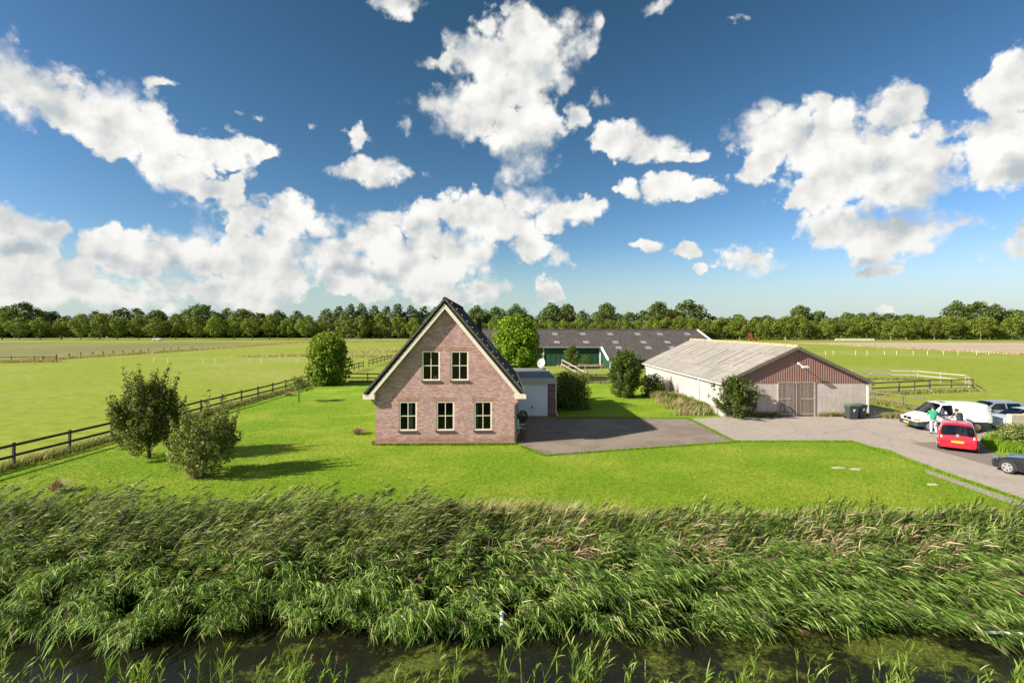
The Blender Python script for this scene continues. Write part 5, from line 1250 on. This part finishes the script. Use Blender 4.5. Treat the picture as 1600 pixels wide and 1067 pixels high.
# small far things: red car and sign, white rail, white cars
def far_car(label, px, paint):
    t = thing('parked_car', label, 'car', ((px-800)*258/800, 258, 0.02), 0)
    P = [(-2.1,.35),(-2.05,.8),(-1.3,.92),(-.7,1.42),(.8,1.45),(1.5,.98),(2.1,.88),(2.1,.35)]
    b = MB(); b.prism_y(P[::-1], -.85, .85); b.build('body', paint, t)
    w = MB(); w.prism_y([(-1.1,.95),(-.65,1.36),(.75,1.38),(1.3,.98)][::-1], -.87, .87); w.build('side_window', M_BLACK, t)
    for x in (-1.3, 1.35):
        w = MB(); w.tube([(x,-.88,.32),(x,.88,.32)], .32, 12); w.build('wheel', M_RUB, t)
far_car('tiny red car under the trees behind the maroon gable', 1177, simple('far_red', (.36,.02,.02), .4))
far_car('tiny white car under the left avenue trees', 246, M_WHITE)
t = thing('road_sign', 'red and white sign above the tiny red car', 'sign', ((1172-800)*262/800, 262, 0)); m = MB(); m.box(-.9,.9,-.03,.03,1.8,3.6); m.build('panel', simple('sign_red', (.30,.06,.04), .6), t)
for x in (-.7,.7):
    m = MB(); m.tube([(x,.06,0),(x,.06,3.4)], .05, 6); m.build('pole', M_WOODG, t)
fence('guard_rail', 'low white rail along the far road', [((1305-800)*256/800,256),((1366-800)*256/800,256)], M_WHITE, hgt=1.0, rails=(1.0,.6,.3), step=5, rail=(.05,.25), post=.15)
fence('guard_rail', 'pale rail along the far road left of the house', [((545-800)*256/800,256),((640-800)*256/800,256)], M_WOODG, hgt=.7, rails=(.7,), step=6, rail=(.05,.2), post=.12)

# ------------------------------------------------------------------ grass, weeds, tufts
def blades(name, label, pts, h, w, mat, seed, lean=.35, K=3, kind='stuff', cat=None, wind=(.25, 0)):
    g = np.random.default_rng(seed); n = len(pts); a = g.uniform(0, 2*np.pi, n); k = np.linspace(0, 1, K)
    hh = (h*g.uniform(.55,1.25,n))[:,None]; ln = (g.uniform(.1,1,n)*lean)[:,None]*hh
    P = np.stack([pts[:,0:1]+np.cos(a)[:,None]*ln*k**1.6+wind[0]*hh*k**2, pts[:,1:2]+np.sin(a)[:,None]*ln*k**1.6+wind[1]*hh*k**2, pts[:,2:3]+hh*k*(1-.18*k)], -1)
    W = w*(1-.88*k**1.5)[None,:]*g.uniform(.7,1.3,n)[:,None]
    V, F = ribbon_geo(P, W, nrm(np.stack([-np.sin(a)+.2, np.cos(a), 0*a], -1)))
    o = link(np_mesh(name, V, F), name, mat); return tag(o, label, cat, None, kind)
def in_poly(pts, poly):
    x, y = pts[:,0], pts[:,1]; ins = np.zeros(len(pts), bool); n = len(poly)
    for i in range(n):
        x1, y1 = poly[i][:2]; x2, y2 = poly[(i+1) % n][:2]
        c = ((y1 > y) != (y2 > y)) & (x < (x2-x1)*(y-y1)/((y2-y1)+1e-12)+x1); ins ^= c
    return ins
g = np.random.default_rng(55)
# lawn blades, denser near the camera
n = 330000; yy = 17.9+(46-17.9)*g.random(n)**1.5; xx = g.uniform(-1, 1, n)*(yy*1.02+1)
pts = np.stack([xx, yy, np.full(n, .004)], -1)
c, s = math.cos(YAW), math.sin(YAW); lx = (xx+3.87)*c+(yy-29.7)*s; ly = -(xx+3.87)*s+(yy-29.7)*c
ok = in_poly(pts, LAWN) & ~in_poly(pts, YARD) & ~in_poly(pts, DRIVE) & ~((np.abs(lx) < 4.1) & (ly > 0) & (ly < 13.5)) & ~((lx > 4) & (lx < 7.4) & (ly > 9.2) & (ly < 17.8))
pts = pts[ok]; blades('lawn_blades', 'short grass blades of the mown lawn', pts, .055, .016, L_TURF, 56, lean=.9, wind=(.3,0))
def strip(p, q, n, wd, sd, z=.016):
    g = np.random.default_rng(sd); f = g.random(n); p, q = np.array(p), np.array(q); P = p+(q-p)*f[:,None]+g.normal(size=(n,2))*wd
    return np.concatenate([P, np.full((n,1), z)], 1)
# grass in joints and along edges
E = [strip(G(1075,654)[:2], G(1148,691)[:2], 3200, .07, 61), strip(G(1450,731)[:2], G(1600,783)[:2], 3000, .06, 62), strip(G(1600,783)[:2], G(1720,826)[:2], 1500, .06, 63),
     strip(G(1145,690)[:2], G(1330,690)[:2], 2500, .09, 64), strip(G(1330,690)[:2], G(1447,729)[:2], 2500, .09, 65), strip(G(868,653)[:2], G(1075,654)[:2], 3200, .10, 66),
     strip(G(815,698)[:2], G(850,712)[:2], 800, .08, 67), strip(G(850,712)[:2], G(1145,691)[:2], 3500, .07, 68)]
blades('edge_grass', 'ragged grass along the edges and joints of the drive', np.concatenate(E), .10, .02, L_TURF, 69)
hb = [strip(hp(-4.1,-.12)[:2], hp(4.1,-.15)[:2], 2600, .07, 70, .004), strip(hp(-4.15,0)[:2], hp(-4.15,12)[:2], 2000, .08, 71, .004), strip(hp(.2,-.2)[:2], hp(3.6,-.2)[:2], 900, .1, 72, .004)]
blades('wall_weeds', 'taller grass and weeds at the foot of the house wall', np.concatenate(hb), .15, .022, L_TURF, 73)
# weeds along the barn
g = np.random.default_rng(80); n = 15000; f = g.random(n)**.8; w0 = g.random(n)**1.3
wid = (2.6*(1-f)*.9+1.0*f)*(1+.35*np.sin(f*31)+.25*np.sin(f*57+1)); x = 15.75-.35*f-w0*wid-.1; y = 39.3+f*14
ht = .32+.30*(1+np.sin(x*2.3+y*1.7))*.5+.22*(np.sin(y*3.1+1) > .2)
for q, (m_, nm, lb) in enumerate(((L_WEED, 'barn_weeds', 'green and dry weeds along the pale barn side wall'), (L_STRAW, 'barn_dry_grass', 'tall dry grass along the pale barn side wall'))):
    sel = (np.arange(n) % 5 < 2) if q == 0 else (np.arange(n) % 5 >= 2) & (np.sin(y*1.3+x) > -.3)
    for b_, (lo, hi) in enumerate(((0, .5), (.5, 2))):
        k_ = sel & (ht >= lo) & (ht < hi)
        if k_.sum() > 10: blades(nm, lb, np.stack([x, y, np.zeros(n)+.01], -1)[k_], .42 if b_ == 0 else .8, .035, m_, 81+q*3+b_, lean=.9, K=4)
for q, (bx, by, r_, h_) in enumerate(((14.6,51.5,1.3,.9),(14.2,46.6,1.1,.8),(14.9,43.6,.9,.8),(15.3,41.4,.8,.7))):
    bush('wall_shrub', ('low nettle clump farthest along the barn side wall','low bush below the bare twiggy shrub','low bush midway along the barn side wall','low bush near the white downpipe of the barn')[q], (bx,by,0), r_*1.6, h_, .12, 1500, L_CONI if q % 2 else L_APPLE, 90+q, base=1.0, lumpn=24, lumpr=.16)
pts = np.concatenate([strip((16.3,38.75),(20.1,38.85), 1500, .12, 82), strip((23.3,38.9),(27.2,38.9), 700, .08, 83), strip((27.7,38.3),(31.5,39.3), 1400, .25, 84)])
blades('barn_foot_weeds', 'dry weeds along the foot of the barn front', pts, .42, .03, L_WEED, 85, lean=.7)
n = 9000; x = g.uniform(26.5,36,n); y = g.uniform(27.4,31,n); pts = np.stack([x,y,0*x+.02],-1); vp = P2([(1531,690),(1545,703),(1566,713.5),(1600,712),(1680,714),(1720,690),(1640,671),(1560,666)]); pts = pts[in_poly(pts, vp)]
blades('verge_grass', 'long fresh grass on the verge below the shrubs', pts, .42, .03, L_TURF, 86, lean=.7)
# grass under and around the left fence, and along the farther ones
pts = np.concatenate([strip((-24.4,19),(-23.9,63), 14000, .28, 87, .005), strip((-20,62.8),(15,61.8), 7000, .25, 88, .005), strip((36,51.5),(49.4,54.8), 5000, .4, 89, .005), strip((44,67),(52.5,66), 3000, .4, 90, .005), strip((32,48),(33.6,38.6), 3500, .35, 91, .005), strip((33.6,38.4),(46,36.4), 3000, .3, 92, .005)])
blades('fence_grass', 'longer tufty grass under the rail fences', pts, .38, .035, L_WEED, 93, lean=.8)
# pale long grass bands in the pasture
bands = []
for (x0,y0,x1,y1,n,wd) in ((-112,96,-90,100,2500,1.2),(-97,102,-93,152,6000,1.0),(-93,152,-94,226,5000,1.2),(-94,226,-40,232,5000,1.2),(-60,118,-45,122,1500,1.8),(-48,140,-10,150,3500,4),(-40,118,-12,121,2500,2.2),(-30,170,-5,185,2500,6),(123,127,200,127,5000,.6),(9,86,15,87,2000,.7),(126,126,121,200,3500,1.0)):
    bands.append(strip((x0,y0),(x1,y1), n, wd, int(x0+500), .005))
blades('pasture_tufts', 'pale long grass bands across the pasture', np.concatenate(bands), .55, .11, L_STRAW, 94, lean=.9)
def tuft(label, loc, r, h, n, mat, seed):
    g = np.random.default_rng(seed); a = g.uniform(0,2*np.pi,n); rr = r*.30*g.random(n)**.5; P0 = np.stack([np.cos(a)*rr, np.sin(a)*rr, 0*a], -1); k = np.linspace(0,1,5); ln = g.uniform(.05,1.25,n)**1.2*r; dome = 1-.55*ln/(r*1.25)
    P = P0[:,None,:]+np.stack([np.cos(a)[:,None]*ln[:,None]*k**1.5+.2*h*k**2, np.sin(a)[:,None]*ln[:,None]*k**1.5, (h*g.uniform(.7,1.2,n)*dome)[:,None]*(k*1.7-.95*k**2)], -1)
    V, F = ribbon_geo(P, .014*(1-.8*k)[None,:]+0*a[:,None], nrm(np.stack([-np.sin(a), np.cos(a), 0*a], -1)))
    o = link(np_mesh('grass_tuft', V, F), 'grass_tuft', mat); o.location = loc; tag(o, label, 'grass tuft')
tuft('pinkish dry grass tuft on the lawn left of the house wall', G(558,678), .55, .55, 700, L_STRAW, 1)
tuft('dry grass tuft at the foot of the apple tree', G(303,747), .45, .62, 700, L_STRAW, 2)
tuft('dry grass tuft at the lawn edge above the reeds', G(88,768), .5, .7, 500, L_STRAW, 3)
tuft('brown tuft under the left fence', G(450,618), .7, .6, 400, L_STRAW, 4)
tuft('small dry tuft at the left corner of the house', G(583,693), .25, .3, 200, L_STRAW, 5)
for i, (px, py, r) in enumerate(((1310,731,.34),(1337,733,.30),(1458,757,.26))):
    m = MB(); m.ellipsoid((0,0,0), (r, r*.45, .05), 14, 6, lump=.25, seed=i); o = m.build('flat_stone', simple('worn_patch', (.40,.34,.22), .95)); o.location = G(px,py,.01)
    tag(o, ('flat pale stone sunk in the lawn, leftmost of the pair','flat pale stone sunk in the lawn, right of the pair','flat pale stone in the lawn near the drive edge')[i], 'stone')

# ------------------------------------------------------------------ reeds
def reeds(name, label, base, height, lean, droop, seed, nl=11, leafL=.42, leafW=.026, mats=(L_REED, L_STEM, L_PLUME), plume=.35, wind=(.8,-.1), hang=0.0, plume_dark=False):
    """base (n,3); height (n,), lean (n,2) horizontal shift of the tip per metre of height"""
    g = np.random.default_rng(seed); n = len(base); K = 6; k = np.linspace(0, 1, K)
    def curve(tt):   # tt (n,m)
        hh = height[:,None]; x = base[:,0:1]+lean[:,0:1]*hh*(tt*.35+tt**2*.65); y = base[:,1:2]+lean[:,1:2]*hh*(tt*.35+tt**2*.65)
        z = base[:,2:3]+hh*(tt-droop[:,None]*tt**2.4); return np.stack([x,y,z], -1)
    tt = np.broadcast_to(k, (n, K)); P = curve(tt); side = nrm(np.stack([np.ones(n), .3*g.normal(size=n), 0*height], -1))
    W = np.broadcast_to(.018*(1-.55*k), (n, K))
    V1, F1 = ribbon_geo(P, W, side)
    stems = (V1, F1)
    # leaves
    tl = np.sort(g.uniform(.18, .99, (n, nl)), 1); Q = curve(tl); Q2 = curve(tl-.04); T = nrm(Q-Q2).reshape(-1,3); Q = Q.reshape(-1,3); m = len(Q)
    w = np.array([wind[0], wind[1], 0.]); az = g.uniform(0, 2*np.pi, m); rd = np.stack([np.cos(az), np.sin(az), 0*az], -1)*.75+w
    if hang: rd[:,2] -= hang
    D = nrm(T*.75+rd*.75); Ls = leafL*g.uniform(.55,1.25,m); kk = np.linspace(0,1,4); drp = g.uniform(.02,.38,m)+max(hang,0)*.25
    P = Q[:,None,:]+D[:,None,:]*(Ls[:,None]*kk)[...,None]; P[...,2] -= (Ls*drp)[:,None]*kk**2; P[...,0] += (Ls*.10*w[0])[:,None]*kk**2; P[...,1] += (Ls*.10*w[1])[:,None]*kk**2
    sd = nrm(np.cross(D, np.array([0,0,1.])+.5*g.normal(size=(m,3))))
    W = leafW*g.uniform(.65,1.3,m)[:,None]*np.array([.55,1.,.75,.06])[None,:]
    leaves = ribbon_geo(P, W, sd)
    root = bpy.data.objects.new(name, None)
    parts = [('leaves', leaves, mats[0]), ('stems', stems, mats[1])]
    # plumes
    sel = g.random(n) < plume; tip = curve(np.ones((n,1)))[:,0][sel]; td = nrm(tip-curve(np.full((n,1),.93))[:,0][sel]); q = 16; c = len(tip)
    if c:
        tb = np.repeat(tip, q, 0); td2 = np.repeat(td, q, 0); s0 = np.tile(np.linspace(-.02,.20,q), c)[:,None]; B = tb+td2*s0
        az = g.uniform(0,2*np.pi,c*q); Dd = nrm(td2*.9+np.stack([np.cos(az),np.sin(az),0*az],-1)*.35+w*.5); Dd[:,2] -= .25; kk = np.linspace(0,1,3); LL = .13*g.uniform(.6,1.2,c*q)
        P = B[:,None,:]+Dd[:,None,:]*(LL[:,None]*kk)[...,None]; P[...,2] -= (LL*.4)[:,None]*kk**2
        parts.append(('plumes', ribbon_geo(P, .018*np.array([1,.9,.2])[None,:]+0*LL[:,None], nrm(np.cross(Dd, g.normal(size=(c*q,3))))), mats[2]))
    # one mesh, several materials
    V, F = join_geo([p[1] for p in parts]); me = np_mesh(name, V, F)
    mi = np.concatenate([np.full(len(p[1][1]), i, np.int32) for i, p in enumerate(parts)])
    bpy.data.objects.remove(root)
    o = link(me, name, [p[2] for p in parts])
    if len(mi) == len(me.polygons): me.polygons.foreach_set('material_index', mi)
    tag(o, label, None, None, 'stuff'); return o
g = np.random.default_rng(77)
def clumped(nc, per, xr, yfun, sx, sy, g):
    cx = g.uniform(-1, 1, nc)*xr; cy = yfun(cx, g); k = np.repeat(np.arange(nc), per)
    return k, cx[k]+g.normal(size=len(k))*sx, cy[k]+g.normal(size=len(k))*sy, cx, cy
# A: upper bank, leaning with the wind; taller and darker left, ragged right
k, x, y, cx, cy = clumped(900, 8, 19.5, lambda c, g: g.uniform(14.1,17.45,len(c)), .22, .15, g); n = len(x)
dn = np.interp(x, [-20,-4,0,5,20], [1.85,1.75,1.00,1.02,1.12])+.18*np.sin(x*1.3)+.12*np.sin(x*3.1+1)
h = dn*g.uniform(.75,1.15,900)[k]*g.uniform(.88,1.08,n); h *= np.interp(y, [14.2,15.5,17.7], [.9,1.0,.80])
lx = np.interp(x, [-20,0,20], [.70,.48,.20])*g.uniform(.6,1.4,900)[k]*g.uniform(.85,1.15,n); ly = g.normal(size=900)[k]*.14-.03+g.normal(size=n)*.05
reeds('reeds', 'wind bent green reeds covering the upper ditch bank', np.stack([x,y,ditch_z(y)],-1), h, np.stack([lx,ly],-1), g.uniform(.05,.22,n), 1, nl=12, leafL=.34, leafW=.026, plume=.15, mats=(L_REED, L_STEM, L_PLUMED), wind=(.55,.0))
# B: water edge, clumps arching out over the ditch
NC = 700; bayf = lambda c: .42*np.sin(c*.9+.5)+.30*np.sin(c*2.1)+.18*np.sin(c*4.7+2)
k, x, y, cx, cy = clumped(NC, 8, 16.5, lambda c, g: g.uniform(13.15,15.5,len(c))+bayf(c)*.42, .13, .12, g)
gap = np.exp(-((x+.1)/.5)**2)+.9*np.exp(-((x-4.0)/.45)**2)+.6*np.exp(-((x+10.5)/.4)**2)+.7*np.exp(-((x-8.3)/.35)**2)
keep = (g.random(len(x)) > gap*.95) | (y > 14.3); k, x, y = k[keep], x[keep], y[keep]; n = len(x)
h = g.uniform(1.15,2.2,NC)[k]*g.uniform(.85,1.1,n)*np.interp(y, [13,15.5], [1.0,.85])
lx = (np.interp(cx, [-14,-2,1,14], [.10,.05,.40,.50])+g.normal(size=NC)*.30)[k]+g.normal(size=n)*.10
ly = (-g.uniform(.15,.80,NC)*np.interp(cy, [13.3,15.5],[1.0,.55]))[k]+g.normal(size=n)*.08
reeds('hanging_reeds', 'reeds arching down over the ditch water', np.stack([x,y,ditch_z(y)],-1), h, np.stack([lx,ly],-1), g.uniform(.12,.60,NC)[k], 2, nl=15, leafL=.34, leafW=.025, plume=.03, wind=(.25,-.35), hang=.42)
# straw patches, broken stems between
n = 280; cx = g.choice([-3.4,9.6,12.1,1.0,5.6,-7.5], n); cy = g.choice([15.0,14.8,15.6], n); x = cx+g.normal(size=n)*.7; y = cy+g.normal(size=n)*.35
reeds('dry_reeds', 'straw coloured broken reeds in patches among the green ones', np.stack([x,y,ditch_z(y)+.45],-1), g.uniform(.8,1.5,n), np.stack([g.uniform(-.2,1.1,n), g.uniform(-.6,.3,n)],-1), g.uniform(.1,.5,n), 3, nl=6, plume=.0, mats=(L_STRAW, L_STRAW, L_PLUME), wind=(.5,-.2))
pts = np.stack([g.normal(size=2600)*2.2-1.2, g.normal(size=2600)*.3+17.7, np.zeros(2600)+.0], -1)
blades('bank_straw', 'pale dry grass along the top of the ditch bank', pts, .85, .02, L_STRAW, 97, lean=.5, K=4, wind=(.35,0))
n = 9000; pts = np.stack([g.uniform(-19,20,n), g.normal(size=n)*.22+17.95, np.zeros(n)], -1)
blades('bank_grass', 'rough green grass between lawn and reeds', pts, .45, .022, L_WEED, 98, lean=.6, K=4)
# C: near bank in the foreground
n = 210; x = g.uniform(-12.5,12.5,n)+.0; x += .6*np.sin(x*2.2)+.2*np.sin(x*6); y = g.uniform(9.5,10.35,n); h = g.uniform(.95,1.75,n)*(1+.18*np.sin(x*1.1+1)); z = ditch_z(y)
reeds('foreground_reeds', 'fresh bright reed shoots standing on the near ditch bank', np.stack([x,y,z],-1), h*.82, np.stack([g.uniform(-.1,.3,n), g.normal(size=n)*.1],-1), g.uniform(0,.08,n), 4, nl=11, leafL=.30, leafW=.024, plume=.02, mats=(L_FRESH, L_FRESH, L_PLUME), wind=(.15,.0), hang=-.55)
n = 7000; x = g.uniform(-12.5,12.5,n); y = g.uniform(8.4,9.6,n); pts = np.stack([x,y,ditch_z(y)],-1)
blades('near_bank_grass', 'grass covering the near ditch bank', pts, .35, .02, L_FRESH, 99, lean=.7, K=4)

# pipes in the ditch
def pipe(label, a, b, r):
    t = thing('drain_pipe', label, 'pipe', a); d = Vector(b)-Vector(a); m = MB(); m.tube([(0,0,0), d], r, 12, cap=False); m.tube([(0,0,0), d], r*.85, 12, cap=False); m.build('tube', M_WHITE, t, True)
    m = MB(); m.tube([d*.995, d*.999], r*.84, 12); m.build('opening', simple('rusty_mouth', (.06,.025,.02), .9), t)
pipe('short white drain pipe poking out between the hanging reeds', (-.26,12.80,-.30), (-.24,12.60,-.55), .05)
pipe('long white pipe over the ditch at the right edge', (14.5,12.45,-.72), (11.6,12.6,-.70), .035)
